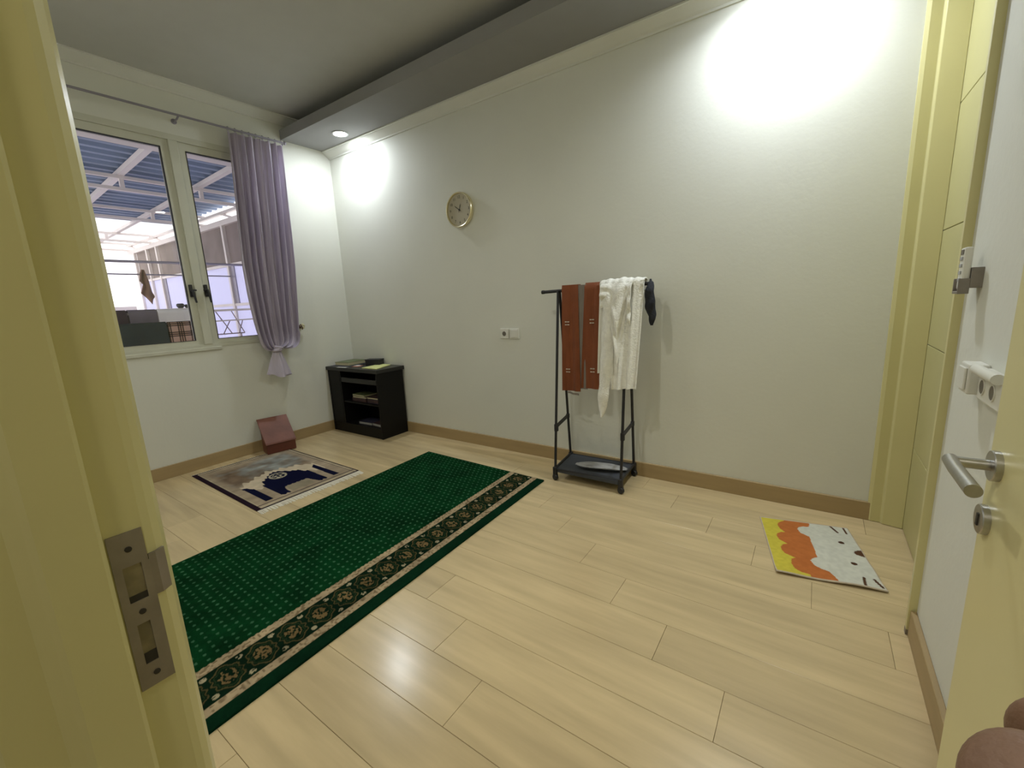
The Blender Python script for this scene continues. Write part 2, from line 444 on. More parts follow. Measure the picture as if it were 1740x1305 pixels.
# ------------------------------------------------------------------ bathroom door in its frame, far right of the long wall
d2 = struct(box('door_2', M['dark'], 4.752, 4.80, -1.2, .14, 0.0, 2.9))
for za, zb in [(.004, .458), (.458, .992), (.992, 1.526), (1.526, 2.066), (2.066, 2.642), (2.642, 2.75)]:
    MB().box(4.7385, 4.752, -.985, -.02, za + .0018, zb - .0018).build('panel', M['bathdoor'], d2, bevel=.0015)
jm = MB()
prof = [(4.590, -.001), (4.590, -.012), (4.606, -.020), (4.648, -.020), (4.656, -.034), (4.7378, -.050), (4.7378, -.0), (4.62, -.001)]
jm.prism(prof, 'z', 0.002, 2.75)
tr4 = struct(jm.build('trim_4', M['cream'], bevel=.0015))                   # far jamb and casing of the bathroom door
nj = MB()
nj.prism([(4.637, -.976), (4.7378, -.976), (4.7378, -.954), (4.637, -.954)], 'z', .002, 2.75)
struct(nj.build('trim_5', M['cream'], bevel=.0008))
box('chipped_foot', M['steel_dull'], 4.6362, 4.67, -.9768, -.9532, 0.0, .022, bpy.data.objects['trim_5'])
struct(box('trim_6', M['cream'], 4.637, 4.7378, -.976, -.02, 2.69, 2.76, bevel=.002))

# ------------------------------------------------------------------ entry door frame (left jamb beside the camera)
JX = 3.631
ej = MB()
pj = [(JX, -2.812), (JX - .003, -2.803), (JX - .011, -2.794), (JX - .022, -2.788), (JX - .09, -2.784), (JX - .09, -2.795), (JX - .036, -2.795), (JX - .036, -2.945),
      (JX - .09, -2.945), (JX - .09, -2.962), (JX - .004, -2.962), (JX + .002, -2.955), (JX + .002, -2.915), (JX + .008, -2.903), (JX + .012, -2.897), (JX + .012, -2.853), (JX + .010, -2.849), (JX, -2.8485)]
ej.prism(pj, 'z', 0.002, 2.2)
tr7 = struct(ej.build('trim_7', M['cream']))
# strike plate let into the rebate: two pockets, three screws and the bent lip
sp = MB()
x0 = JX + .0002; x1 = JX + .0022
zt, zb = 1.056, .852
def strip(za, zb_, ya, yb): sp.box(x0, x1, ya, yb, za, zb_)
strip(zt - .042, zt, -2.8462, -2.8135)
strip(zt - .088, zt - .042, -2.8462, -2.838); strip(zt - .088, zt - .042, -2.8205, -2.8125)
strip(zt - .118, zt - .088, -2.8462, -2.8125)
strip(zt - .172, zt - .118, -2.8462, -2.837); strip(zt - .172, zt - .118, -2.8245, -2.8125)
strip(zb, zt - .172, -2.8462, -2.8125)
plate = sp.build('strike_plate', M['steel_dull'], tr7); plate['label'] = 'dull steel strike plate'
lp = MB()
lp.prism([(x0 - .0004, -2.8128), (x1, -2.8128), (x1 + .0005, -2.806), (JX - .004, -2.7955), (JX - .0065, -2.797), (JX - .0015, -2.805)], 'z', zt - .090, zt - .036)
lp.build('strike_lip', M['steel_dull'], tr7)
MB().box(JX - .0002, JX + .0004, -2.838, -2.8205, zt - .088, zt - .042).box(JX - .0002, JX + .0004, -2.837, -2.8245, zt - .172, zt - .118).build('latch_pocket', M['pocket'], tr7)
MB().box(JX, JX + .0012, -2.838, -2.8205, zt - .088, zt - .080).box(JX, JX + .0012, -2.837, -2.8245, zt - .172, zt - .158).build('pocket_edge', M['dark'], tr7)
for zz in (zt - .021, zt - .103, zb + .016):
    MB().lathe([(.0035, 0), (.0035, .0008), (.0012, .0012)], (x1, -2.829, zz), (1, 0, 0), 10).build('screw', M['dark'], tr7)
# right jamb and head of the entry frame
struct(box('trim_8', M['cream'], 4.60, XR, -2.962, -2.795, 0.002, 2.2, bevel=.003))
struct(box('trim_9', M['cream'], 3.60, XR, -2.962, -2.79, 2.2, 2.25, bevel=.003))

# entry door leaf, opened flat along the right wall
d1 = struct(box('door_1', M['cream_door'], 4.55, 4.59, -2.785, -1.858, .012, 2.19, bevel=.0025, seg=2))
ROS = Vector((4.55, -1.906, .983))
MB().lathe([(.0265, 0), (.0268, .009), (.0255, .0105), (.012, .0107)], ROS, (-1, 0, 0), 28).build('rosette', M['steel'], d1, smooth=True)
MB().tube([ROS + Vector((-.008, 0, 0)), ROS + Vector((-.05, 0, 0)), ROS + Vector((-.06, -.0, 0))], .0095, 16).build('handle_neck', M['steel'], d1, smooth=True)
MB().tube([ROS + Vector((-.058, .009, 0)), ROS + Vector((-.060, -.04, 0)), ROS + Vector((-.060, -.146, 0.001))], .0108, 18).build('lever', M['steel'], d1, smooth=True)
KEY = Vector((4.55, -1.893, .878))
MB().lathe([(.0265, 0), (.0268, .009), (.0255, .0105), (.010, .0107)], KEY, (-1, 0, 0), 28).build('key_rosette', M['steel'], d1, smooth=True)
MB().box(KEY.x - .0125, KEY.x - .010, KEY.y - .004, KEY.y + .004, KEY.z - .012, KEY.z + .010).build('keyhole', M['dark'], d1)

# ------------------------------------------------------------------ window
w1 = MB()
fx0, fx1 = -.085, .006
w1.box(fx0, fx1, WY0, WY0 + .055, WZ0, WZ1); w1.box(fx0, fx1, WY1 - .055, WY1, WZ0, WZ1)
w1.box(fx0, fx1, WY0 + .055, WY1 - .055, WZ1 - .045, WZ1); w1.box(fx0, fx1, WY0 + .055, WY1 - .055, WZ0, WZ0 + .024)
win = struct(w1.build('window_1', M['frame']))
box('mullion', M['frame'], fx0, fx1 + .004, -1.428, -1.366, WZ0 + .024, WZ1 - .045, win, bevel=.003)
SA = [(-2.095, -1.428), (-1.366, -.715)]
for i, (a, b) in enumerate(SA):
    z0, z1 = WZ0 + .024, WZ1 - .045
    s = MB(); gw = .052; x0_, x1_ = -.055, -.008
    s.box(x0_, x1_, a, a + gw, z0, z1); s.box(x0_, x1_, b - gw, b, z0, z1)
    s.box(x0_, x1_, a + gw, b - gw, z0, z0 + .039); s.box(x0_, x1_, a + gw, b - gw, z1 - .058, z1)
    sa = s.build('sash', M['frame'], win)
    MB().box(-.034, -.030, a + gw, b - gw, z0 + .039, z1 - .058).build('pane', M['glass'], sa)
    g = MB(); q = .006
    ga, gb, gc, gd = a + gw, b - gw, z0 + .039, z1 - .058
    g.box(-.030, -.006, ga, ga + q, gc, gd); g.box(-.030, -.006, gb - q, gb, gc, gd)
    g.box(-.030, -.006, ga + q, gb - q, gc, gc + q * .6); g.box(-.030, -.006, ga + q, gb - q, gd - q, gd)
    g.build('gasket', M['gasket'], sa)
    hy = (-1.455, -1.345)[i]
    h = MB(); h.box(-.008, .012, hy - .011, hy + .011, 1.455, 1.555); h.box(.012, .036, hy - .008, hy + .008, 1.498, 1.516)
    h.bar((.036, hy, 1.514), (.040, hy + .012, 1.405), .014, .012); h.bar((.034, hy - .012, 1.512), (.034, hy + .03 * (1, -1)[i], 1.507), .010, .012)
    h.build('window_handle', M['blackmetal'], win, bevel=.002)
box('window_sill', M['frame'], -.02, .012, -2.18, -1.30, 1.000, 1.030, win, bevel=.005, seg=2)

# ------------------------------------------------------------------ recessed downlights (with their light) and two added fill lamps
def downlight(x, y, z, label, power, spread=2.6):
    t = thing('downlight_or_fill', label, 'light', (x, y, z), None)
    MB().lathe([(.058, 0), (.073, 0), (.074, .003), (.070, .006), (.058, .006)], (x, y, z - .006), (0, 0, 1), 32, close=True).build('lamp_ring', M['lamp_ring'], t, smooth=True)
    MB().lathe([(.058, 0), (.058, .004)], (x, y, z - .0042), (0, 0, 1), 32).build('diffuser', M['lamp_on' if z < 3 else 'lamp_fill'], t)
    l = bpy.data.lights.new('lamp', 'AREA'); l.shape = 'DISK'; l.size = .11; l.energy = power; l.color = (.91, .98, 1.06) if z < 3 else (1.0, .97, .87); l.spread = spread
    lo = bpy.data.objects.new('lamp', l); COL.objects.link(lo); lo.parent = t; lo.location = (0, 0, -.0075)
    return t
downlight(.545, -.232, 2.892, 'lit round recessed downlight at the window end of the soffit', LAMP_W[0], 3.1)
downlight(4.06, -.232, 2.892, 'lit round recessed downlight in the soffit above the bathroom door end', LAMP_W[1])
downlight(1.2, -2.5, ZC, 'unseen fill lamp added near the entry wall at the window end', LAMP_W[2])  # added out of frame to lift the wall brightness
downlight(3.0, -2.4, ZC, 'unseen fill lamp added near the entry doorway', LAMP_W[3])  # second added fill, also out of frame
# fill light added behind the camera to brighten the door jamb
hl = bpy.data.lights.new('hall_fill', 'AREA'); hl.shape = 'DISK'; hl.size = .3; hl.energy = HALL_W; hl.color = (1, .95, .85)
ho = bpy.data.objects.new('hall_fill', hl); COL.objects.link(ho); ho.location = (4.2, -4.0, ZC - .02)

# ------------------------------------------------------------------ curtain, rod and hook
rod = thing('curtain_rod', 'thin grey curtain rod above the window', 'curtain rod', (.10, -1.4, 2.83))
MB().tube([(.10, -2.45, 2.833), (.10, -.535, 2.838)], .0085, 12).build('rod', M['greybar'], rod, smooth=True)
for by in (-1.36, -2.4, -.542):
    b = MB(); b.tube([(0.0, by, 2.815), (.06, by, 2.815), (.10, by, 2.828)], .007, 8); b.lathe([(.02, 0), (.02, .006), (.012, .008)], (0, by, 2.815), (1, 0, 0), 14)
    b.build('rod_bracket', M['greybar'], rod)
MB().lathe([(.012, 0), (.016, .008), (.012, .022), (.004, .026)], (.10, -.536, 2.838), (0, 1, 0), 14).build('finial', M['greybar'], rod, smooth=True)

cur = thing('curtain', 'lavender grey satin curtain knotted at the bottom beside the window', 'curtain', (.10, -.82, .69))
KY, KZ = -.882, .965
zs = [2.815, 2.6, 2.3, 1.74, 1.45, 1.22, 1.10]
yl = [-1.018, -1.028, -1.045, -1.072, -1.066, -1.050, -1.035]
yr = [-.552, -.560, -.575, -.603, -.625, -.642, -.655]
def curtain_pt(u, v):
    ph = 2 * PI * (7.5 * u + .25 * math.sin(5 * u))
    fold = math.sin(ph) + .35 * math.sin(2.3 * ph + 1.0 + 3 * v)
    if v < .74:
        z = 2.815 - (2.815 - 1.10) * v / .74
        L = np.interp(-z, [-a for a in zs], yl); R_ = np.interp(-z, [-a for a in zs], yr)
        amp = .020 + .016 * min(1, v * 3)
        uu = u + .012 * math.sin(ph * .5 + 9 * v) * v
        y = L + (R_ - L) * uu + .008 * math.cos(ph)
        return Vector((.098 + amp * fold - .012 * (2 * u - 1) ** 2, y, z))
    t = (v - .74) / .26
    L, R_ = yl[-1], yr[-1]
    y0 = L + (R_ - L) * u; z0 = 1.10
    c = abs(2 * u - 1)
    yk = KY + .022 * (2 * u - 1); zk = KZ + .005
    zc = .972 - .085 * c ** 1.6
    b0, b1, b2 = (1 - t) ** 2, 2 * t * (1 - t), t * t
    y = b0 * y0 + b1 * (y0 * .93 + yk * .07) + b2 * yk
    z = b0 * z0 + b1 * zc + b2 * zk
    amp = .036 * (1 - t) + .010 * t
    return Vector((.098 + amp * fold + .026 * math.sin(PI * t) * (1 - .3 * c) + .012 * t, y + .008 * math.cos(ph) * (1 - t), z))
MB().sheet(curtain_pt, 150, 60, .0022).build('curtain_panel', M['curtain'], cur, smooth=True)
def tail_pt(u, v):
    a = 2 * PI * u
    r = .016 + .052 * v ** .8
    f = 1 + .22 * math.sin(5 * a + .6)* (.3 + .7 * v) + .10 * math.sin(9 * a + 2)
    yy = KY - .008 + (-.010) * v + 1.45 * r * f * math.cos(a)
    return Vector((.115 + .55 * r * f * math.sin(a), yy, .955 - .245 * v - .018 * math.sin(a + 1.0) * v + .012 * v * math.sin(3 * a)))
MB().sheet(tail_pt, 72, 16, .002).build('curtain_tail', M['curtain'], cur, smooth=True)
kn = MB()
for k, (dy, dz, tilt) in enumerate([(0, 0, .3), (.004, .012, -.35), (-.006, -.012, .1)]):
    pts = [(.115 + .034 * math.cos(a), KY + dy + .038 * math.sin(a), .958 + dz + tilt * .03 * math.sin(a)) for a in np.linspace(0, 2 * PI, 20)]
    kn.tube(pts, .013, 8)
kn.build('curtain_knot', M['curtain'], cur, smooth=True)
for k in range(9):
    yy = -.560 - .450 * k / 8
    MB().tube([(.10 + .0155 * math.cos(a), yy, 2.836 + .0155 * math.sin(a)) for a in np.linspace(0, 2 * PI, 15)], .0018, 6).build('curtain_ring', M['greybar'], cur)
    MB().box(.099, .101, yy - .004, yy + .004, 2.806, 2.822).build('ring_tab', M['curtain'], cur)

hook = thing('curtain_hook', 'cream flower-shaped curtain tieback hook on the window wall', 'hook', (0, -.560, 1.13))
MB().lathe([(.018, 0), (.018, .005), (.007, .008), (.006, .035)], (0, -.567, 1.142), (1, 0, 0), 14).build('hook_stem', M['hookbrown'], hook, smooth=True)
pe = MB()
for k in range(5):
    a = 2 * PI * k / 5 + .3; c = Vector((.034, -.558 + .014 * math.cos(a), 1.146 + .018 * math.sin(a)))
    pe.lathe([(.002, -.006), (.010, -.003), (.012, .001), (.007, .005), (.001, .006)], c, (1, .25 * math.cos(a), .25 * math.sin(a)), 10)
pe.build('petals', M['hookcream'], hook, smooth=True)
MB().tube([(.030, -.578, 1.168), (.036, -.572, 1.150), (.038, -.566, 1.128), (.030, -.562, 1.112)], [.005, .007, .007, .004], 8).build('hook_leaf', M['hookbrown'], hook, smooth=True)

# ------------------------------------------------------------------ wall clock
CK = Vector((1.752, 0, 2.070)); CR_ = .142
clock = thing('wall_clock', 'round gold-rimmed wall clock on the long wall', 'clock', tuple(CK))
ax = (0, -1, 0)
MB().lathe([(CR_ - .012, 0), (CR_ - .012, .018), (.004, .018), (.004, 0)], CK, ax, 48, close=True).build('clock_body', M['gold'], clock)
MB().lathe([(CR_ - .016, .010), (CR_ - .004, .002), (CR_ + .001, .016), (CR_ - .001, .034), (CR_ - .006, .039), (CR_ - .011, .036), (CR_ - .013, .022)], CK, ax, 64, close=True).build('rim', M['gold'], clock, smooth=True)
MB().lathe([(CR_ - .013, .018), (CR_ - .013, .021)], CK, ax, 48).build('dial', M['dial'], clock)
def hand(ang, L, w):
    d = Vector((math.sin(ang), 0, math.cos(ang))); n = Vector((d.z, 0, -d.x)); c = CK + Vector((0, -.024, 0))
    MB().add([c - d * .02 - n * w * .5, c - d * .02 + n * w * .5, c + d * L * .7 + n * w, c + d * L, c + d * L * .7 - n * w] , [(0, 1, 2, 3, 4)]).add(
        [c - d * .02 - n * w * .5 + Vector((0, .0012, 0)), c - d * .02 + n * w * .5 + Vector((0, .0012, 0)), c + d * L * .7 + n * w + Vector((0, .0012, 0)), c + d * L + Vector((0, .0012, 0)), c + d * L * .7 - n * w + Vector((0, .0012, 0))], [(4, 3, 2, 1, 0)]).build('clock_hand', M['ink'], clock)
hand(math.radians(20), .052, .0035); hand(math.radians(-54), .066, .003)
MB().lathe([(.007, .021), (.007, .027)], CK, ax, 14).build('clock_pin', M['ink'], clock)
dg = None
for k in range(1, 13):
    cu = bpy.data.curves.new('numeral', 'FONT'); cu.body = str(k); cu.size = .030; cu.align_x = 'CENTER'; cu.align_y = 'CENTER'; cu.extrude = .0004
    to = bpy.data.objects.new('numeral_text', cu); COL.objects.link(to)
    me = bpy.data.meshes.new_from_object(to.evaluated_get(bpy.context.evaluated_depsgraph_get()))
    bpy.data.objects.remove(to)
    a = 2 * PI * k / 12; rr = .101
    me.transform(Matrix.Translation((rr * math.sin(a), -.0216, rr * math.cos(a))) @ Matrix.Rotation(PI / 2, 4, 'X'))
    me.materials.clear(); me.materials.append(M['ink'])
    o = bpy.data.objects.new('numeral', me); COL.objects.link(o); o.parent = clock; ORG[o.name] = CK

# ------------------------------------------------------------------ sockets on the long wall
so = thing('wall_socket', 'white square power socket on the long wall, left of a blank plate', 'socket', (2.147, 0, 1.03))
MB().box(2.105, 2.190, -.012, 0, .988, 1.073).build('socket_plate', M['white_plastic'], so, bevel=.004, seg=2)
MB().lathe([(.024, .0), (.024, .0135), (.020, .0135), (.020, .006)], (2.146, 0, 1.030), (0, -1, 0), 24).build('socket_ring', M['white_plastic'], so)
MB().lathe([(.0195, .0), (.0195, .0132)], (2.146, 0, 1.030), (0, -1, 0), 24).build('socket_well', M['recess'], so)
sw = thing('wall_switch', 'blank white plate switch on the long wall, right of the round socket', 'switch', (2.247, 0, 1.03))
MB().box(2.200, 2.292, -.012, 0, .988, 1.073).build('switch_plate', M['white_plastic'], sw, bevel=.004, seg=2)
MB().box(2.212, 2.280, -.016, -.012, .998, 1.063).build('rocker', M['white_plastic'], sw, bevel=.003)

# ------------------------------------------------------------------ right wall: remote in its holder, switch and socket
BK = XR - .02     # built against this plane, then moved as wholes onto the wall
rm = thing('remote_control', 'white air-conditioner remote in a wall holder beside the bathroom door frame', 'remote control', (4.6, -1.215, 1.27))
MB().box(4.596, 4.614, -1.240, -1.192, 1.268, 1.388).build('remote_body', M['white_plastic'], rm, bevel=.005, seg=2)
for k in range(4):
    MB().box(4.5935, 4.5965, -1.228, -1.204, 1.292 + .020 * k, 1.302 + .020 * k).build('remote_key', M['remote_key'], rm, bevel=.001)
box('remote_screen', M['recess'], 4.5945, 4.5965, -1.230, -1.202, 1.368, 1.382, rm)
h = MB(); h.box(4.614, BK, -1.246, -1.188, 1.272, 1.330); h.box(4.590, 4.614, -1.246, -1.240, 1.262, 1.300); h.box(4.590, 4.614, -1.192, -1.186, 1.262, 1.300); h.box(4.590, 4.614, -1.246, -1.186, 1.256, 1.264)
h.build('remote_holder', M['steel_dull'], rm, bevel=.001)
ws = thing('wall_switch', 'white box switch standing proud of the right wall, left of a socket', 'switch', (BK, -1.385, 1.02))
MB().box(4.600, BK, -1.425, -1.345, 1.010, 1.090).build('switch_box', M['white_plastic'], ws, bevel=.004, seg=2)
MB().box(4.594, 4.600, -1.415, -1.355, 1.020, 1.080).build('rocker', M['white_plastic'], ws, bevel=.002)
w2 = thing('wall_socket', 'white double power socket on the right wall beside the open door', 'socket', (BK, -1.52, 1.02))
MB().box(4.617, BK, -1.600, -1.430, 1.005, 1.085).build('socket_plate', M['white_plastic'], w2, bevel=.004, seg=2)
MB().tube([(4.610, -1.432, 1.082), (4.610, -1.598, 1.082)], .013, 14).build('flap_cover', M['white_plastic'], w2, smooth=True)
for yy in (-1.472, -1.550):
    MB().lathe([(.021, 0), (.021, .003), (.018, .003), (.018, .0005)], (4.617, yy, 1.042), (-1, 0, 0), 20).build('socket_ring', M['white_plastic'], w2)
    MB().lathe([(.0175, 0), (.0175, .0022)], (4.617, yy, 1.042), (-1, 0, 0), 20).build('socket_well', M['recess'], w2)
rm.location += Vector((.02, .100, .001)); ws.location += Vector((.02, .094, -.014)); w2.location += Vector((.02, .085, -.014))

# ------------------------------------------------------------------ black cabinet in the corner
cx0, cx1, cy0, cy1 = .022, .838, -.345, -.020
cab = thing('cabinet', 'black open cabinet in the corner with books on its shelves', 'cabinet', (.43, -.18, 0))
box('cabinet_top', M['cabinet_top'], .002, .852, -.352, -.005, .664, .700, cab, bevel=.002)
box('side_panel', M['cabinet'], cx0, cx0 + .018, cy0, cy1, 0, .664, cab, bevel=.001)
box('side_panel', M['cabinet'], cx1 - .020, cx1, cy0, cy1, 0, .664, cab, bevel=.001)
box('divider', M['cabinet'], .222, .240, cy0 + .004, cy1, .10, .664, cab, bevel=.001)
box('back_panel', M['cabinet'], cx0 + .018, cx1 - .020, cy1 - .008, cy1, .02, .664, cab)
box('door', M['cabinet'], cx0 + .020, .220, cy0 + .003, cy0 + .019, .104, .660, cab, bevel=.001)
box('bottom_panel', M['cabinet'], cx0 + .018, cx1 - .020, cy0 + .002, cy1 - .008, .088, .102, cab)
box('plinth', M['cabinet'], cx0 + .018, cx1 - .020, cy0 + .006, cy0 + .022, 0, .088, cab)
box('shelf', M['cabinet'], .240, cx1 - .020, cy0 + .012, cy1 - .008, .330, .346, cab, bevel=.001)
tr = MB(); tr.box(.242, cx1 - .022, cy0 + .006, cy0 + .022, .548, .596); tr.box(.242, cx1 - .022, cy0 + .022, cy1 - .03, .548, .556)
tr.build('tray', M['cabinet_top'], cab, bevel=.001)

def book(name, label, cover, pages, c, L, W, H, ang, group=None, top=None):
    """Closed book lying flat: two boards, spine and page block."""
    cx, cy, cz = c; ca, sa = math.cos(ang), math.sin(ang); u = Vector((ca, sa, 0)); v = Vector((-sa, ca, 0)); w = Vector((0, 0, 1))
    t = thing(name, label, 'book', c, group); o = Vector(c); b = min(.003, H * .2)
    cv = MB()
    cv.obox(o + w * (b / 2), u * L / 2, v * W / 2, w * b / 2); cv.obox(o + w * (H - b / 2), u * L / 2, v * W / 2, w * b / 2)
    cv.obox(o + w * H / 2 + v * (W / 2 - b / 2), u * L / 2, v * b / 2, w * H / 2)
    cv.build('cover', cover, t)
    MB().obox(o + w * H / 2 - v * .001, u * (L / 2 - .004), v * (W / 2 - .004), w * (H / 2 - b)).build('pages', pages, t)
    return t
ZT = .7002
book('book', 'large dark folder lying under the olive book on the cabinet', M['navybook'], M['greypages'], (.205, -.185, ZT), .27, .29, .010, .15)
book('book', 'thick olive green book lying on the black cabinet top', M['greenbook'], M['pages'], (.195, -.165, ZT + .0103), .21, .25, .034, .12)
pp = MB().obox((.272, -.318, ZT + .0015), (.062, .010, 0), (-.004, .028, 0), (0, 0, .0012)).build('paper', M['paper'], None)
tag(pp, 'small white paper slip on the cabinet, in front of the olive book', 'paper')
pp = MB().obox((.372, -.225, ZT + .003), (.050, .022, 0), (-.016, .036, 0), (0, 0, .003)).build('booklet', [M['redprint']], None)
tag(pp, 'pinkish printed booklet on the cabinet between olive book and black box', 'booklet')
pp = MB().obox((.365, -.215, ZT + .0075), (.030, .012, 0), (-.010, .022, 0), (0, 0, .001)).build('paper', M['paper'], None)
tag(pp, 'folded white paper lying on the pinkish booklet', 'paper')
bx = thing('box', 'small black box at the back of the cabinet top', 'box', (.50, -.085, ZT))
e1 = Vector((.16, .055, 0)).normalized(); e2 = Vector((-e1.y, e1.x, 0))
MB().obox(Vector((.490, -.085, ZT + .026)), e1 * .085, e2 * .045, (0, 0, .026)).build('box_body', M['plastic_black'], bx, bevel=.003)
MB().obox(Vector((.490, -.085, ZT + .058)), e1 * .087, e2 * .047, (0, 0, .006)).build('box_lid', M['plastic_black'], bx, bevel=.002)
yb = MB().add([(.560, -.300, ZT), (.790, -.300, ZT), (.680, -.035, ZT), (.515, -.035, ZT), (.560, -.300, ZT + .007), (.790, -.300, ZT + .007), (.680, -.035, ZT + .007), (.515, -.035, ZT + .007)],
              [(3, 2, 1, 0), (4, 5, 6, 7), (0, 1, 5, 4), (1, 2, 6, 5), (2, 3, 7, 6), (3, 0, 4, 7)]).build('booklet', M['yellowpaper'], None)
tag(yb, 'pale yellow booklet lying at the front right of the cabinet top', 'booklet')
# on the shelves
SZ = .3462
book('book', 'dark red book at the bottom left of the cabinet shelf stack', M['darkbook'], M['darkbook'], (.450, -.215, SZ), .23, .17, .034, 0)
book('book', 'cream-paged book lying in the middle of the shelf stack', M['darkbook'], M['pages'], (.450, -.215, SZ + .0342), .215, .16, .018, .03)
book('book', 'cream-paged book topping the left stack on the cabinet shelf', M['greenbook'], M['pages'], (.440, -.215, SZ + .0524), .205, .16, .018, -.02)
book('book', 'dark-spined book low in the right stack of the cabinet shelf', M['navybook'], M['darkbook'], (.695, -.215, SZ), .22, .17, .040, 0)
book('book', 'cream-paged book on top of the right shelf stack', M['darkbook'], M['pages'], (.690, -.215, SZ + .0402), .215, .16, .018, .02)
book('book', 'grey-paged thin book lying left on the cabinet bottom', M['navybook'], M['greypages'], (.500, -.215, .1022), .20, .16, .028, .05)
book('book', 'grey-paged book lying right on the cabinet bottom', M['darkbook'], M['greypages'], (.710, -.215, .1022), .19, .15, .030, -.08)

# ------------------------------------------------------------------ red-brown reading stand by the window wall
a = -.197; n = Vector((math.cos(a), math.sin(a), 0)); t_ = Vector((-n.y, n.x, 0)); F1 = Vector((.217, -1.169, 0)); Wd = .263
st = thing('book_stand', 'red-brown wooden book stand with sloping top at the head of the prayer mat', 'book stand', tuple(F1 + t_ * Wd / 2 - n * .08))
def Q(s, d, z): return F1 + t_ * s - n * d + Vector((0, 0, z + .0062))
def hexa(name, m, s0, s1, pts, bevel=.002):   # pts: (d,z) polygon extruded across the stand
    k = len(pts); vs = [Q(s0, d, z) for d, z in pts] + [Q(s1, d, z) for d, z in pts]
    return MB().add(vs, [(i, (i + 1) % k, k + (i + 1) % k, k + i) for i in range(k)] + [tuple(range(k))[::-1], tuple(range(k, 2 * k))]).build(name, m, st, bevel=bevel)
hexa('front_board', M['stand_body'], .008, Wd - .004, [(0.006, 0), (.024, 0), (.024, .098), (.006, .098)])
hexa('side_board', M['stand_body'], .008, .022, [(.024, 0), (.150, 0), (.150, .20), (.024, .09)])
hexa('side_board', M['stand_body'], Wd - .018, Wd - .004, [(.024, 0), (.150, 0), (.150, .20), (.024, .09)])
hexa('sloping_top', M['stand_top'], 0, Wd, [(-.004, .092), (.194, .290), (.202, .302), (.196, .306), (-.006, .106), (-.010, .098)])
hexa('front_lip', M['stand_top'], 0, Wd, [(-.012, .092), (-.004, .086), (.004, .100), (-.004, .110)])

# ------------------------------------------------------------------ prayer mat
def rug_col(u, v):
    # u: 0 far (window side) .. 1 near; v: 0 left .. 1 right
    nz = vnoise(u * 14, v * 10, 1) * .6 + vnoise(u * 40, v * 30, 2) * .4
    big = vnoise(u * 11 + 3, v * 5, 3) * .65 + vnoise(u * 26, v * 13, 4) * .35
    base = np.array(S(162, 146, 124)); lt = np.array(S(206, 190, 164)); gr = np.array(S(150, 154, 150)); dk = np.array(S(122, 104, 86))
    col = base[None] * (.75 + .5 * nz)[:, None]
    sky = (u < .60) & (u > .08) & (v > .08) & (v < .92)
    mixg = np.clip((big - .35) * 2.2, 0, 1)[:, None]
    skyc = dk[None] * (1 - mixg) + gr[None] * mixg
    skyc = skyc * (.7 + .6 * nz)[:, None]
    k = np.clip(np.minimum(np.minimum((u - .08) / .08, (v - .08) / .06), (.92 - v) / .06), 0, 1) * np.clip((.56 - u) / .1, 0, 1)
    k = np.where(sky, k, 0)[:, None]
    col = col * (1 - k) + skyc * k
    # pale cloud halo above the roofline
    arc = .585 - .13 * np.clip(1 - np.abs(v - .5) / .34, 0, 1) ** .6 + .025 * np.sin(v * 70) * np.sin(v * 23)
    halo = (u > arc - .05 + .03 * nz) & (u < arc + .16) & (v > .13) & (v < .87)
    col[halo] = (lt[None] * (.8 + .35 * nz)[:, None])[halo]
    navy = np.array(S(10, 14, 44))
    wob = .008 * np.sin(v * 140)
    lp = inpoly(u, v, [(.585, .125), (.60, .165), (.63, .175), (.66, .20), (.915, .20), (.915, .13), (.64, .13)])
    rp = inpoly(u, v, [(.585, .855), (.60, .83), (.63, .80), (.915, .79), (.915, .85), (.64, .855)])
    dome = inpoly(u + wob, v, [(.66, .275), (.64, .30), (.585, .315), (.56, .36), (.51, .42), (.475, .47), (.468, .50), (.475, .54), (.51, .58), (.56, .63), (.585, .68), (.64, .70), (.66, .73), (.915, .725), (.915, .64), (.80, .61), (.80, .385), (.86, .36), (.915, .355), (.915, .275)])
    gate = inpoly(u, v, [(.80, .60), (.905, .60), (.905, .38), (.80, .385)])
    col[lp | rp | dome] = navy * 1.0
    col[gate] = (np.array(S(150, 140, 118))[None] * (.8 + .3 * nz)[:, None])[gate]
    d = np.hypot((u - .565) / .062, (v - .485) / .082)
    ring = (d < 1.0) & ((d > .80) | (vnoise(u * 90, v * 60, 5) > .52))
    col[ring] = np.array(S(176, 168, 146))
    # borders
    pale = (u < .055) | (u > .955) | (v < .055) | (v > .955)
    col[pale] = (np.array(S(178, 164, 138))[None] * (.75 + .5 * nz)[:, None])[pale]
    pur = np.array(S(38, 24, 36))
    edge = (u < .012) | (u > .985) | (v < .042) | (v > .985)
    col[edge] = pur
    thin = ((np.abs(u - .045) < .004) | (np.abs(u - .945) < .005) | (np.abs(v - .955) < .004)) & ~edge
    col[thin] = np.array(S(60, 46, 52))
    return col
RUG = [(.150, -1.742), (1.318, -1.769), (1.324, -.978), (.166, -.962)]      # far-left, near-left, near-right, far-right
rug = painted('prayer_mat', M['rug'], *[(x, y, .0055) for x, y in RUG], 260, 180, .0050, rug_col)
tag(rug, 'beige and navy prayer mat with a mosque pattern before the book stand', 'rug')
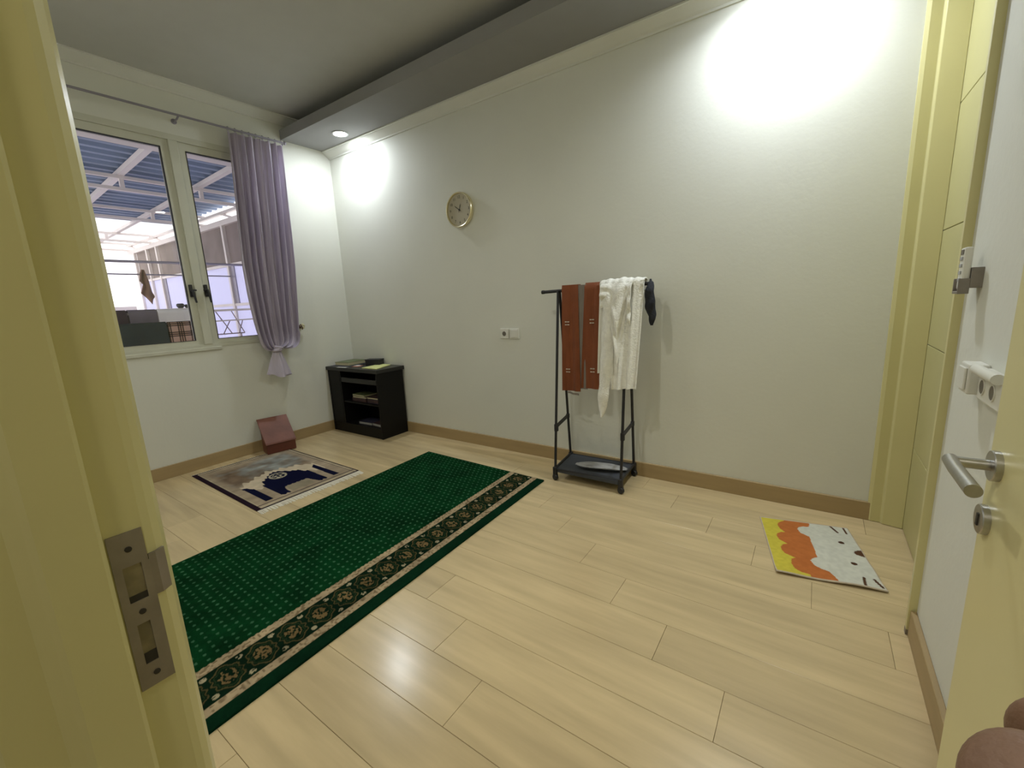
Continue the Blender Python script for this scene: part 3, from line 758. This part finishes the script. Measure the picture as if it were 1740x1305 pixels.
for (p, q, outx, nm) in [(RUG[1], RUG[2], .078, 'near'), (RUG[0], RUG[3], -.022, 'far')]:
    fr = MB(); nF = 90
    for i in range(nF):
        t = (i + .5) / nF; x = p[0] + (q[0] - p[0]) * t; y = p[1] + (q[1] - p[1]) * t
        dx = outx * (.8 + .2 * random.random()); dy = random.uniform(-.006, .006); w = .0038
        fr.add([(x, y - w, .0045), (x, y + w, .0045), (x + dx, y + dy + w * .9, .0018), (x + dx, y + dy - w * .9, .0018), (x, y - w, .0008), (x, y + w, .0008), (x + dx, y + dy + w * .9, .0004), (x + dx, y + dy - w * .9, .0004)],
               [(0, 1, 2, 3), (7, 6, 5, 4), (0, 3, 7, 4), (1, 5, 6, 2), (2, 6, 7, 3), (0, 4, 5, 1)])
    f = fr.build('fringe', M['fringe'], rug); f['kind'] = 'stuff'; f['label'] = 'cream fringe'

# ------------------------------------------------------------------ long green carpet
def carpet_col(u, v):
    s = u * 1.22; t = v * 2.34
    nz = vnoise(s * 9, t * 6, 11) * .6 + vnoise(s * 120, t * 120, 12) * .4
    green = np.array((.0022, .034, .0095)); col = green[None] * (.55 + .9 * nz)[:, None]
    # small pale dots on a staggered lattice
    g = .0405; a_ = s / g; b_ = t / (g * .92)
    row = np.floor(b_); xx = (a_ + .5 * (row % 2)) % 1 - .5; yy = b_ % 1 - .5
    d = np.hypot(xx, yy)
    dot = (d < .18) & (s < .90)
    col[dot] = np.array(S(70, 118, 84)) * .72
    def band(lo, hi):
        return (s > lo) & (s < hi)
    wv = .004 * np.abs(np.sin(PI * t / .0247)); bb = ((s > .914 + wv) & (s < .960)) | ((s > 1.118) & (s < 1.160))
    sp_ = vnoise(s * 110, t * 110, 13)
    beige = np.array(S(176, 156, 124)); dk = np.array(S(96, 78, 52))
    mixk = np.clip((sp_ - .52) * 3, 0, .7)[:, None]
    col[bb] = (beige[None] * (1 - mixk) + dk[None] * mixk)[bb]
    md = band(.960, 1.118)
    base = np.array(S(12, 34, 20))
    per = .1235; q = ((t - .02) / per) % 1 - .5; cx_ = (s - 1.039) / .079
    col[md] = base
    ang = np.arctan2(cx_, q * 1.15); R_ = np.hypot(q * 2 * .98, cx_)
    lobe = .80 + .07 * np.cos(8 * ang)
    col[md & (np.abs(R_ - lobe) < .045)] = np.array(S(80, 72, 44))
    col[md & (np.abs(R_ - lobe * .80) < .03)] = np.array(S(40, 56, 34))
    motif = md & (R_ < .50) & (vnoise(s * 105 + 7, t * 150, 14) > .47)
    col[motif] = np.array(S(118, 98, 64))
    # pale flowers between the medallions, along both pale bands
    e = np.abs(np.abs(q) - .5)
    fl = md & (((e * per) ** 2 + (np.abs(cx_) * .079 - .058) ** 2) < .0120 ** 2)
    col[fl & (vnoise(s * 160, t * 160, 15) > .32)] = np.array(S(160, 150, 120))
    col[s > 1.160] = (np.array((.0025, .022, .009))[None] * (.7 + .6 * nz)[:, None])[s > 1.160]
    return col
CP = [(1.520, -.389), (2.742, -.431), (2.803, -2.755), (1.584, -2.73)]
car = painted('carpet', M['carpet'], *[(x, y, .0095) for x, y in CP], 330, 620, .009, carpet_col)
tag(car, 'long dark green carpet with pale dots and a medallion border', 'carpet')

# ------------------------------------------------------------------ printed floor mat by the bathroom door
def mat_col(u, v):
    nz = vnoise(u * 30, v * 40, 21)
    col = np.tile(np.array(S(206, 192, 74)), (len(u), 1))
    mane = inpoly(u, v, [(.341, -.1), (.28, .03), (.231, .06), (.195, .10), (.188, .14), (.197, .205), (.246, .267), (.19, .278), (.145, .315), (.13, .364), (.145, .43), (.22, .489), (.165, .515), (.137, .56), (.131, .605), (.155, .67), (.25, .723), (.205, .748), (.188, .812), (.205, .89), (.255, .935), (.335, .95), (.34, 1.1), (1.2, 1.1), (1.2, -.1)])
    col[mane] = np.array(S(188, 112, 60))
    face = inpoly(u, v, [(.575, -.1), (.57, .04), (.549, .093), (.48, .10), (.425, .128), (.405, .17), (.42, .235), (.502, .289), (.499, .4), (.496, .522), (.49, .60), (.486, .65), (.43, .683), (.397, .726), (.42, .79), (.478, .826), (.54, .845), (.572, .916), (.60, 1.1), (1.2, 1.1), (1.2, -.1)])
    col[face] = np.array(S(206, 206, 192))
    br = np.array(S(84, 58, 40))
    def seg(a, b, w):
        (x0, y0), (x1, y1) = a, b; L = np.hypot((x1 - x0) * .75, y1 - y0)
        t = np.clip(((u - x0) * .75 * (x1 - x0) * .75 + (v - y0) * (y1 - y0)) / L ** 2, 0, 1)
        return np.hypot((u - x0 - t * (x1 - x0)) * .75, v - y0 - t * (y1 - y0)) < w
    for a_, b_ in [((.805, .01), (.852, .126)), ((.945, .01), (.945, .125)), ((.852, .85), (.816, .975)), ((.943, .855), (.970, .965))]:
        col[seg(a_, b_, .0105)] = br
    for ex, ey in [(.829, .316), (.832, .660)]:
        col[np.hypot((u - ex) * .75, v - ey) < .0235] = br * .8
    col[inpoly(u, v, [(.898, .475), (.915, .445), (.96, .42), (1.1, .40), (1.1, .55), (.96, .515), (.915, .50)])] = br * 1.15
    edge = (u < .012) | (v > .985) | (v < .012) | (u > .988)
    col[edge] = np.array(S(196, 182, 160))
    return col * (.93 + .14 * nz)[:, None]
MT = [(4.094, -.267), (4.500, -.183), (4.615, -.725), (4.211, -.805)]
cm = painted('floor_mat', M['mat'], *[(x, y, .006) for x, y in MT], 130, 170, .0055, mat_col, zfn=lambda u, v: .007 * np.clip((v - .88) / .12, 0, 1) * (.5 + .5 * np.sin(u * 9 + 1.2)) + .004 * np.sin(v * 11) ** 2 * np.clip(v, 0, 1))
tag(cm, 'small yellow, orange and white mat printed with half a cartoon animal face', 'mat')

# ------------------------------------------------------------------ clothes rack
rk = thing('clothes_rack', 'black metal clothes rack on casters against the long wall', 'clothes rack', (3.03, -.2, 0))
LX, RX, TY, TZ = 2.775, 3.278, -.195, 1.352
MB().tube([(2.655, TY, TZ - .004), (3.416, TY, TZ + .012)], .0115, 14).build('hanging_bar', M['blackmetal'], rk, smooth=True)
for xe, sgn in ((2.655, -1), (3.416, 1)):
    MB().tube([(xe, TY, TZ + (.012 if sgn > 0 else -.004)), (xe + sgn * .018, TY, TZ + (.012 if sgn > 0 else -.004))], .0135, 12).build('end_cap', M['plastic_black'], rk, smooth=True)
legs = [(LX, 2.800, -.365), (LX, 2.760, -.040), (RX, 3.290, -.352), (RX, 3.268, -.030)]
for tx, bx_, by_ in legs:
    MB().tube([(bx_, by_, .045), (tx, TY + (.012 if by_ > -.2 else -.012), TZ)], .0095, 10).build('leg', M['blackmetal'], rk, smooth=True)
    cs = MB(); cs.box(bx_ - .014, bx_ + .014, by_ - .014, by_ + .014, .040, .100); cs.build('leg_socket', M['plastic_black'], rk, bevel=.003)
    c = MB(); c.lathe([(.006, -.013), (.021, -.011), (.0225, -.004), (.0225, .004), (.021, .011), (.006, .013)], (bx_ + .004, by_ - .006, .0228), (.35, 1, 0), 18)
    ca = c.build('caster', M['plastic_black'], rk, smooth=True)
    MB().box(bx_ - .016, bx_ + .018, by_ - .012, by_ + .010, .030, .044).build('caster_fork', M['plastic_black'], ca, bevel=.002)
for (tx, fx_, fy_), (tx2, bx2, by2) in ((legs[0], legs[1]), (legs[2], legs[3])):
    k = (.40 - .045) / (TZ - .045)
    p = Vector((fx_ + (tx - fx_) * k, fy_ + (TY - fy_) * k, .390)); q = Vector((bx2 + (tx - bx2) * k, by2 + (TY - by2) * k, .410))
    m_ = MB(); m_.bar(p, q, .010, .030); m_.bar(p + Vector((0, 0, .018)), p + Vector((0, 0, -.035)), .024, .024); m_.bar(q + Vector((0, 0, .015)), q + Vector((0, 0, -.02)), .022, .022)
    m_.build('side_brace', M['plastic_black'], rk, bevel=.002)
    MB().tube([(fx_, fy_, .088), (bx2, by2, .088)], .010, 10).build('base_rail', M['blackmetal'], rk, smooth=True)
for a_, b_ in ((legs[0], legs[2]), (legs[1], legs[3])):
    MB().tube([(a_[1], a_[2], .085), (b_[1], b_[2], .085)], .007, 8).build('base_rail', M['blackmetal'], rk, smooth=True)
def shelf_pt(u, v):
    f = Vector((2.800 + .490 * u, -.365 + .013 * u, .0)); b = Vector((2.760 + .508 * u, -.040 + .010 * u, 0)); p = f.lerp(b, v)
    p.z = .086 - .020 * math.sin(PI * v) * math.sin(PI * u); return p
MB().sheet(shelf_pt, 16, 12, .003).build('fabric_shelf', M['greyfabric'], rk, smooth=True)
box('shelf_hem', M['greyfabric'], 2.815, 3.275, -.364, -.360, .060, .086, rk)

# folded bag on the rack shelf
def bag_pt(u, v):
    a = 2 * PI * v; L = math.sin(PI * min(max(u, .02), .98)) ** .4
    x = 2.915 + .36 * u; yc = -.255 + .020 * math.sin(2.2 * u) + .05 * u
    ry = .052 * L * (1 + .12 * math.sin(7 * u)); rz = .016 * L * (1 + .25 * math.sin(5 * a + 8 * u) + .15 * math.sin(11 * u))
    return Vector((x, yc + ry * math.cos(a), .106 + rz * math.sin(a)))
bg_ = MB().sheet(bag_pt, 40, 28, 0).build('folded_bag', M['silver'], None, smooth=True)
tag(bg_, 'folded silver grey plastic bag lying on the clothes rack shelf', 'bag')

# cloths on the bar
def drape(x0, x1, zf, zb, ybar=TY, gap=.020, folds=3, amp=.010, ph=0.0, x0b=None, x1b=None, ztop=TZ + .030, hem=0.0, front=.0):
    x0b = x0 if x0b is None else x0b; x1b = x1 if x1b is None else x1b
    Lf, Lb = ztop - zf, ztop - zb; tot = Lf + Lb + PI * gap * .6
    def fn(u, v):
        s = v * tot
        if s < Lb: z = zb + s; y = ybar + gap; k = 1 - s / Lb; side = 1
        elif s < tot - Lf:
            a = (s - Lb) / (tot - Lf - Lb) * PI; z = ztop + gap * .5 * math.sin(a); y = ybar + gap * math.cos(a); k = 0; side = 0
        else:
            d = s - (tot - Lf); z = ztop - d; y = ybar - gap - front * d / Lf; k = d / Lf; side = -1
        xa = x0 + (x0b - x0) * k; xb = x1 + (x1b - x1) * k
        w = math.sin(2 * PI * folds * u + ph + .8 * k) + .4 * math.sin(2 * PI * folds * 2.1 * u + 1.3 + ph)
        y += side * amp * (.35 + .65 * k) * w
        return Vector((xa + (xb - xa) * u, y, z - (hem * math.sin(3 * u + ph) if k > .97 else 0)))
    return fn
rs = thing('sarong', 'rust brown cloth with a grey middle hanging on the clothes rack', 'cloth', (2.95, TY, .64))
MB().sheet(drape(2.812, 2.936, .640, .90, folds=1.2, amp=.008, x0b=2.800, x1b=2.942, gap=.021, ph=.6), 24, 44, .003).build('left_half', M['rust'], rs, smooth=True)
MB().sheet(drape(2.986, 3.100, .668, .90, folds=1.0, amp=.007, x0b=2.944, x1b=3.090, gap=.022, ph=2.2), 24, 44, .003).build('right_half', M['rust'], rs, smooth=True)
MB().sheet(drape(2.925, 2.995, .66, .88, folds=1.5, amp=.002, gap=.0165), 12, 40, .002).build('grey_lining', M['greylining'], rs, smooth=True)
MB().sheet(lambda u, v: Vector((2.850 + .085 * u, -.236 + .006 * math.sin(9 * u), .640 - .014 * v - .012 * u)), 10, 3, .003).build('hem_fold', M['greylining'], rs, smooth=True)
for xm, zms in ((2.852, (1.135, 1.115, .800, .780)), (3.040, (1.148, 1.126, .812, .790))):
    for zm in zms:
        for dx in (-.009, .009):
            MB().box(xm + dx - .007, xm + dx + .007, -.2305, -.2270, zm - .0035, zm + .0035).build('woven_dash', M['mark'], rs)

wm = thing('prayer_garment', 'white lace prayer garment draped over the right of the clothes rack', 'garment', (3.24, TY, .55))
MB().sheet(drape(3.102, 3.205, .800, 1.31, folds=2.0, amp=.012, gap=.033, ph=.4, x0b=3.116, x1b=3.222, front=.075), 28, 44, .004).build('smooth_half', M['whitesmooth'], wm, smooth=True)
MB().sheet(drape(3.190, 3.394, .705, 1.31, folds=2.6, amp=.012, gap=.037, ph=1.9, x0b=3.214, x1b=3.376, hem=.008, front=.090), 44, 60, .005).build('lace_half', M['whitecloth'], wm, smooth=True)
def tail(u, v):
    z = 1.31 - .800 * v; c = 3.172 + .010 * math.sin(4 * v) - .012 * v
    w = (.030 + .010 * math.sin(PI * v)) * (1 if v < .88 else max(.12, 1 - ((v - .88) / .12) ** 1.6 * .9)) * (1 + .06 * math.sin(40 * v))
    return Vector((c + w * (2 * u - 1), -.262 - .075 * v - .014 * math.sin(PI * u) - .004 * math.sin(25 * v), z))
MB().sheet(tail, 14, 60, .006).build('hanging_sleeve', M['whitecloth'], wm, smooth=True)
def flounce(u, v):
    # a gathered overlay: short on the left, a long point right of the middle, short again on the right
    L = .155 + .37 * max(0, 1 - abs(u - .52) / .30) ** 1.1 + .10 * (u > .85)
    x = 3.122 + .205 * u + .022 * math.sin(PI * u) * v
    return Vector((x, -.250 - .045 * v * L / .3 - .020 * math.sin(PI * min(1, v * 1.3 + .1)) - .008 * math.sin(13 * u + 3 * v) - .006 * math.sin(16 * v), 1.376 - L * v + .006 * math.sin(30 * u) * v))
MB().sheet(flounce, 40, 36, .005).build('lace_flounce', M['whitecloth'], wm, smooth=True)
def bunch(u, v):
    a = -.5 + (PI + 1.0) * v; r = .034 + .010 * math.sin(PI * u) + .004 * math.sin(17 * u + 3 * a) + .003 * math.sin(39 * u)
    return Vector((3.102 + .288 * u, TY + 1.15 * r * math.cos(a), TZ + .014 + .95 * r * math.sin(a)))
MB().sheet(bunch, 60, 16, .004).build('gathered_top', M['whitecloth'], wm, smooth=True)
def scrunch(u, v):
    a = 2 * PI * v; r = (.020 + .010 * math.sin(PI * u)) * (.55 if u < .06 else 1) * (1 + .22 * math.sin(3 * a + 9 * u) + .15 * math.sin(17 * u + a))
    r *= math.sin(PI * min(max(u * .96 + .03, .02), .98)) ** .35
    return Vector((3.421 + .022 * u + r * math.cos(a), TY - .030 * min(1, u * 4) + .8 * r * math.sin(a), TZ + .040 - .285 * u))
bc = MB().sheet(scrunch, 40, 18, 0).build('headband', M['blackcloth'], None, smooth=True)
tag(bc, 'crumpled black cloth hanging from the right end of the clothes rack', 'cloth')

# ------------------------------------------------------------------ hand at the lower right, close to the camera
def camp(x, y, z): return EYE + RIGHT * x + DOWN * y + FWD * z
hv = []; hr = []; he = []
def jv(p, r, link=None):
    hv.append(p); hr.append(r)
    if link is not None: he.append((link, len(hv) - 1))
    return len(hv) - 1
wrist = jv(camp(.205, .215, .125), .026)
palm = jv(camp(.176, .160, .118), .034, wrist)
fore = jv(camp(.275, .36, .13), .034, wrist); jv(camp(.33, .50, .14), .040, fore)
# index, middle, ring, little: knuckle, two joints, tip
fingers = [
    [(.135, .124, .094, .0140), (.118, .100, .088, .0138), (.107, .085, .086, .0134), (.0998, .0764, .085, .0126)],
    [(.158, .120, .112, .0125), (.147, .100, .110, .0128), (.140, .091, .108, .0126), (.1345, .0925, .107, .0120)],
    [(.180, .118, .126, .0120), (.174, .098, .126, .0112), (.168, .092, .124, .0106), (.163, .098, .122, .0098)],
    [(.200, .124, .138, .0105), (.197, .108, .139, .0098), (.192, .104, .137, .0092), (.188, .110, .135, .0086)],
    [(.150, .176, .092, .0150), (.130, .160, .080, .0130), (.118, .144, .074, .0118), (.112, .132, .072, .0105)]]
for fi, fg in enumerate(fingers):
    k = palm if fi < 4 else wrist
    for x, y, z, r in fg: k = jv(camp(x, y, z), r, k)
hm = bpy.data.meshes.new('hand')
ho_ = camp(.176, .16, .118)
hm.from_pydata([tuple(p - ho_) for p in hv], he, [])
hob = bpy.data.objects.new('hand', hm); COL.objects.link(hob); hob.location = ho_
sk = hob.modifiers.new('skin', 'SKIN'); sk.use_smooth_shade = True
for i, sv in enumerate(hm.skin_vertices[0].data):
    sv.radius = (hr[i], hr[i]); sv.use_root = (i == palm)
hob.modifiers.new('smooth', 'SUBSURF').levels = 3
hob.modifiers['smooth'].render_levels = 3
hm.materials.append(M['skin'])
tag(hob, 'brown fingers of a hand reaching in at the lower right corner', 'hand')

# ------------------------------------------------------------------ patio outside the window
struct(box('floor_patio', M['patio'], -12.5, -.15, -5.0, .9, -.1, .0))
pc = thing('patio_canopy', 'white steel patio canopy with blue-grey corrugated roofing seen through the window', 'canopy', (-4, -1.3, 2.9))
def corr(x0, x1, y0, y1, z0, pitch, h):
    P = []; x = x0
    while x > x1:
        P += [(x, 0), (x - pitch * .30, 0), (x - pitch * .42, h), (x - pitch * .88, h)]; x -= pitch
    P.append((x1, 0)); n = len(P); vs = []
    for y in (y0, y1):
        for dz in (0, .004):
            vs += [(a, y, z0 + b + dz) for a, b in P]
    fs = []
    for i in range(n - 1):
        fs += [(i, i + 1, 2 * n + i + 1, 2 * n + i), (n + i, 3 * n + i, 3 * n + i + 1, n + i + 1)]
    return MB().add(vs, fs)
corr(-.16, -5.47, -4.6, .42, 2.955, .20, .040).build('roof_sheet', M['roofmetal'], pc)
for k in range(4):
    xa = -5.47 - k * .66; MB().box(xa, xa - .655, -4.6, .42, 2.958, 2.964).build('clear_sheet', M['clear'], pc)
for (xa, ya, xb, yb_) in ((-.2, -1.235, -8.1, -.85), (-.2, -.44, -8.1, -.10), (-.2, -2.05, -8.1, -1.62), (-.2, -2.9, -8.1, -2.4)):
    MB().bar((xa, ya, 2.925), (xb, yb_, 2.925), .06, .05).build('rafter', M['whitesteel'], pc)
for x in (-2.32, -4.13, -6.6, -8.05):
    MB().bar((x, -4.5, 2.885), (x, .36, 2.885), .045, .035).build('truss_chord', M['whitesteel'], pc)
    MB().bar((x, -4.5, 2.755), (x, .36, 2.755), .045, .035).build('truss_chord', M['whitesteel'], pc)
    for y in (-3.6, -2.8, -2.0, -1.13, -.34):
        MB().bar((x, y, 2.755), (x, y, 2.885), .04, .04).build('truss_web', M['whitesteel'], pc)
box('edge_beam', M['whitesteel'], -.36, -.24, -4.6, .40, 2.665, 2.94, pc)
box('side_beam', M['whitesteel'], -8.1, -.2, .30, .37, 2.66, 2.74, pc)
box('side_beam', M['whitesteel'], -8.1, -.2, .30, .36, 2.82, 2.86, pc)
for x in (-1.6, -3.1, -4.6, -6.1, -7.6):
    MB().bar((x, .33, 2.74), (x - .35, .33, 2.84), .03, .03).build('beam_web', M['whitesteel'], pc)

sw_ = thing('patio_side_wall', 'patio side wall of concrete over pale panels between white steel posts', 'wall', (-4, .35, 0))
cp_ = MB(); xs_ = [-.2, -1.9, -3.45, -4.95, -6.4, -7.72]
for a_, b_ in zip(xs_[:-1], xs_[1:]):
    MB().box(a_ - .03, b_ + .03, .35, .39, 2.075, 2.66).build('concrete_panel', M['concrete'], sw_)
    MB().box(a_ - .03, b_ + .03, .34, .36, 1.455, 2.055).build('pale_panel', M['panel'], sw_)
    MB().box(a_ - .03, b_ + .03, .33, .37, .03, 1.43).build('lower_panel', M['panel'], sw_)
for x in xs_ + [-6.95]:
    MB().box(x - .028, x + .028, .30, .348, 0, 2.66).build('post', M['whitesteel'], sw_)
for x in (-3.36, -6.3):
    MB().box(x - .05, x + .06, .325, .345, 1.45, 2.06).build('dark_stile', M['greybar'], sw_)
for z0, z1 in ((2.045, 2.085), (1.425, 1.465)):
    MB().box(-7.74, -.2, .312, .345, z0, z1).build('rail', M['whitesteel'], sw_)

# far low wall and hillside
fw = thing('patio_parapet', 'low white parapet at the far end of the patio', 'wall', (-7.9, -2.2, 0))
box('parapet_base', M['panel'], -7.95, -7.85, -4.9, .20, 0, 1.47, fw); box('parapet_cap', M['whitesteel'], -7.98, -7.82, -4.9, .20, 1.47, 1.56, fw)
def hill_pt(u, v):
    y = -14 + 18 * u; r = v
    z = -1.0 + (3.1 + .55 * math.sin(5 * u) + .45 * math.sin(13 * u + 1) + .25 * math.sin(31 * u)) * math.sin(PI / 2 * r) ** 1.2 + .12 * math.sin(60 * u + 20 * v) * r
    return Vector((-14 - 7 * v, y, z))
hl_ = struct(MB().sheet(hill_pt, 90, 24, .05).build('hillside', M['hill'], None, smooth=True))
hl_['label'] = 'pale washed-out hillside beyond the patio'

# washing bars and what hangs on them
def pipe(name, pts, r, m, label, cat):
    o = MB().tube(pts, r, 10).build(name, m, None, smooth=True); return tag(o, label, cat)
pipe('clothes_pole', [(-2.6, -3.0, 1.976), (-2.6, .30, 1.990)], .016, M['greybar'], 'grey clothes pole across the patio, the higher and nearer of two', 'pole')
pipe('clothes_pole', [(-3.4, -3.0, 1.905), (-3.4, .30, 1.888)], .010, M['greybar'], 'thin grey clothes pole across the patio, holding the brown towel', 'pole')
def towel(u, v):
    z = 1.955 - .40 * v
    l = np.interp(v, [0, .12, .38, .50, .80, 1], [-.822, -.845, -.870, -.835, -.872, -.800]); r = np.interp(v, [0, .12, .38, .75, .88, 1], [-.795, -.790, -.765, -.745, -.722, -.760])
    return Vector((-3.375 + .02 * math.sin(8 * u + 4 * v), l + (r - l) * u, z - .07 * v * (1 - abs(2 * u - 1.1)) ))
tag(MB().sheet(towel, 16, 30, .010).build('towel', M['browncloth'], None, smooth=True), 'brown towel hanging crookedly from the thin patio pole', 'towel')

rl = thing('laundry_rail', 'white laundry rail just outside the window, hung with cloths', 'rail', (-1.3, -1.4, 0))
box('top_rail', M['whitesteel'], -1.325, -1.275, -3.0, -.2, 1.335, 1.358, rl)
for yy in (-2.95, -.22):
    MB().tube([(-1.3, yy, 0), (-1.3, yy, 1.34)], .014, 8).build('post', M['whitesteel'], rl, smooth=True)
MB().tube([(-1.05, -3.0, 1.232), (-1.05, -.2, 1.232)], .007, 8).build('lower_rail', M['whitesteel'], rl, smooth=True)
for yy in (-2.95, -.22): MB().tube([(-1.3, yy, 1.22), (-1.05, yy, 1.232)], .007, 8).build('rail_arm', M['whitesteel'], rl)
def hung(name, m, y0, y1, xr, zr, zf, label, dz=0.0, amp=.008, r=.02):
    def fn(u, v):
        L = zr - zf; s = v * (2 * L + PI * r)
        y = y0 + (y1 - y0) * u
        if s < L: x, z = xr - r, zf + s
        elif s < L + PI * r: a_ = (s - L) / r; x, z = xr - r * math.cos(a_), zr + r * math.sin(a_) + 0
        else: x, z = xr + r, zr - (s - L - PI * r) + 0
        x += amp * math.sin(14 * u + 2 * v) * (1 if s > L + PI * r else -1) * min(1, abs(zr - z) * 5)
        return Vector((x, y, z + dz * u))
    return tag(MB().sheet(fn, 24, 30, .004).build(name, m, None, smooth=True), label, 'cloth')
hung('hung_cloth', M['maroon'], -1.86, -1.59, -1.3, 1.34, .95, 'dark maroon cloth on the laundry rail, beside the door jamb', r=.044)
hung('hung_cloth', M['greycloth'], -1.578, -1.352, -1.3, 1.34, .96, 'grey cloth hung on the white laundry rail outside', r=.044)
hung('hung_cloth', M['whitesmooth'], -1.345, -1.02, -1.3, 1.34, 1.235, 'white cloth hung on the laundry rail above the plaid cloth', r=.044)
hung('hung_cloth', M['greencloth'], -1.95, -1.358, -1.05, 1.232, .80, 'dark green cloth hung on the lower laundry rail', r=.022)
def plaid_mat():
    m = bpy.data.materials.new('plaid_weave'); m.use_nodes = True; nt = m.node_tree; b = nt.nodes['Principled BSDF']; b.inputs['Roughness'].default_value = .9
    tc = nt.nodes.new('ShaderNodeTexCoord'); sx = nt.nodes.new('ShaderNodeSeparateXYZ'); nt.links.new(tc.outputs['Object'], sx.inputs[0])
    outs = []
    for axn in ('Y', 'Z'):
        w = nt.nodes.new('ShaderNodeMath'); w.operation = 'MULTIPLY'; w.inputs[1].default_value = 1 / .105; nt.links.new(sx.outputs[axn], w.inputs[0])
        fr = nt.nodes.new('ShaderNodeMath'); fr.operation = 'FRACT'; nt.links.new(w.outputs[0], fr.inputs[0])
        cr_ = nt.nodes.new('ShaderNodeValToRGB'); cr_.color_ramp.interpolation = 'CONSTANT'
        el = cr_.color_ramp.elements; el[0].position = 0; el[0].color = (1, 1, 1, 1); el[1].position = .40; el[1].color = (.12, .11, .12, 1)
        for p, c in ((.50, (.85, .8, .75, 1)), (.58, (.12, .11, .12, 1)), (.68, (.85, .8, .75, 1)), (.76, (.12, .11, .12, 1)), (.86, (1, 1, 1, 1))):
            e = el.new(p); e.color = c
        nt.links.new(fr.outputs[0], cr_.inputs[0]); outs.append(cr_.outputs[0])
    mu = nt.nodes.new('ShaderNodeMix'); mu.data_type = 'RGBA'; mu.blend_type = 'MULTIPLY'; mu.inputs[0].default_value = 1
    nt.links.new(outs[0], mu.inputs[6]); nt.links.new(outs[1], mu.inputs[7])
    m2 = nt.nodes.new('ShaderNodeMix'); m2.data_type = 'RGBA'; m2.blend_type = 'MULTIPLY'; m2.inputs[0].default_value = 1
    m2.inputs[7].default_value = (.50, .33, .24, 1); nt.links.new(mu.outputs[2], m2.inputs[6]); nt.links.new(m2.outputs[2], b.inputs['Base Color'])
    return m
M['plaid'] = plaid_mat()
hung('hung_cloth', M['plaid'], -1.350, -1.06, -1.05, 1.236, .85, 'tan and black plaid cloth hung on the lower laundry rail', r=.014)

dr = thing('drying_rack', 'wire folding drying rack seen through the right window pane', 'drying rack', (-1.45, -.7, 0))
for za, x, y1 in ((1.352, -1.46, -.545), (1.23, -1.44, -.465), (1.075, -1.42, -.480)):
    MB().tube([(x, -1.02, za), (x, y1, za - .004)], .0065, 8).build('rack_rail', M['wire'], dr, smooth=True)
for ya, yb_ in ((-.99, -.88), (-.75, -.62), (-.58, -.48)):
    MB().tube([(-1.46, ya, 1.352), (-1.42, yb_, 1.075)], .0055, 8).build('rack_strut', M['wire'], dr, smooth=True)
    MB().tube([(-1.44, yb_ + .01, 1.23), (-1.42, ya + .04, 1.075)], .0055, 8).build('rack_strut', M['wire'], dr, smooth=True)
for yy in (-.95, -.52): MB().tube([(-1.42, yy, 1.075), (-1.42, yy, 0)], .0075, 8).build('rack_leg', M['wire'], dr, smooth=True)
for yy, rr, lab in ((-1.125, .036, 'larger dark round pot on the laundry rail, left of its twin'), (-1.062, .028, 'smaller dark round pot on the laundry rail, half behind the window frame')):
    pt = MB().lathe([(rr * .55, 0), (rr * .85, rr * .35), (rr, rr * .8), (rr * .9, rr * 1.2), (rr * .6, rr * 1.35)], (-1.3, yy, 1.3875), (0, 0, 1), 18).build('pot', M['pot'], None, smooth=True)
    tag(pt, lab, 'pot')
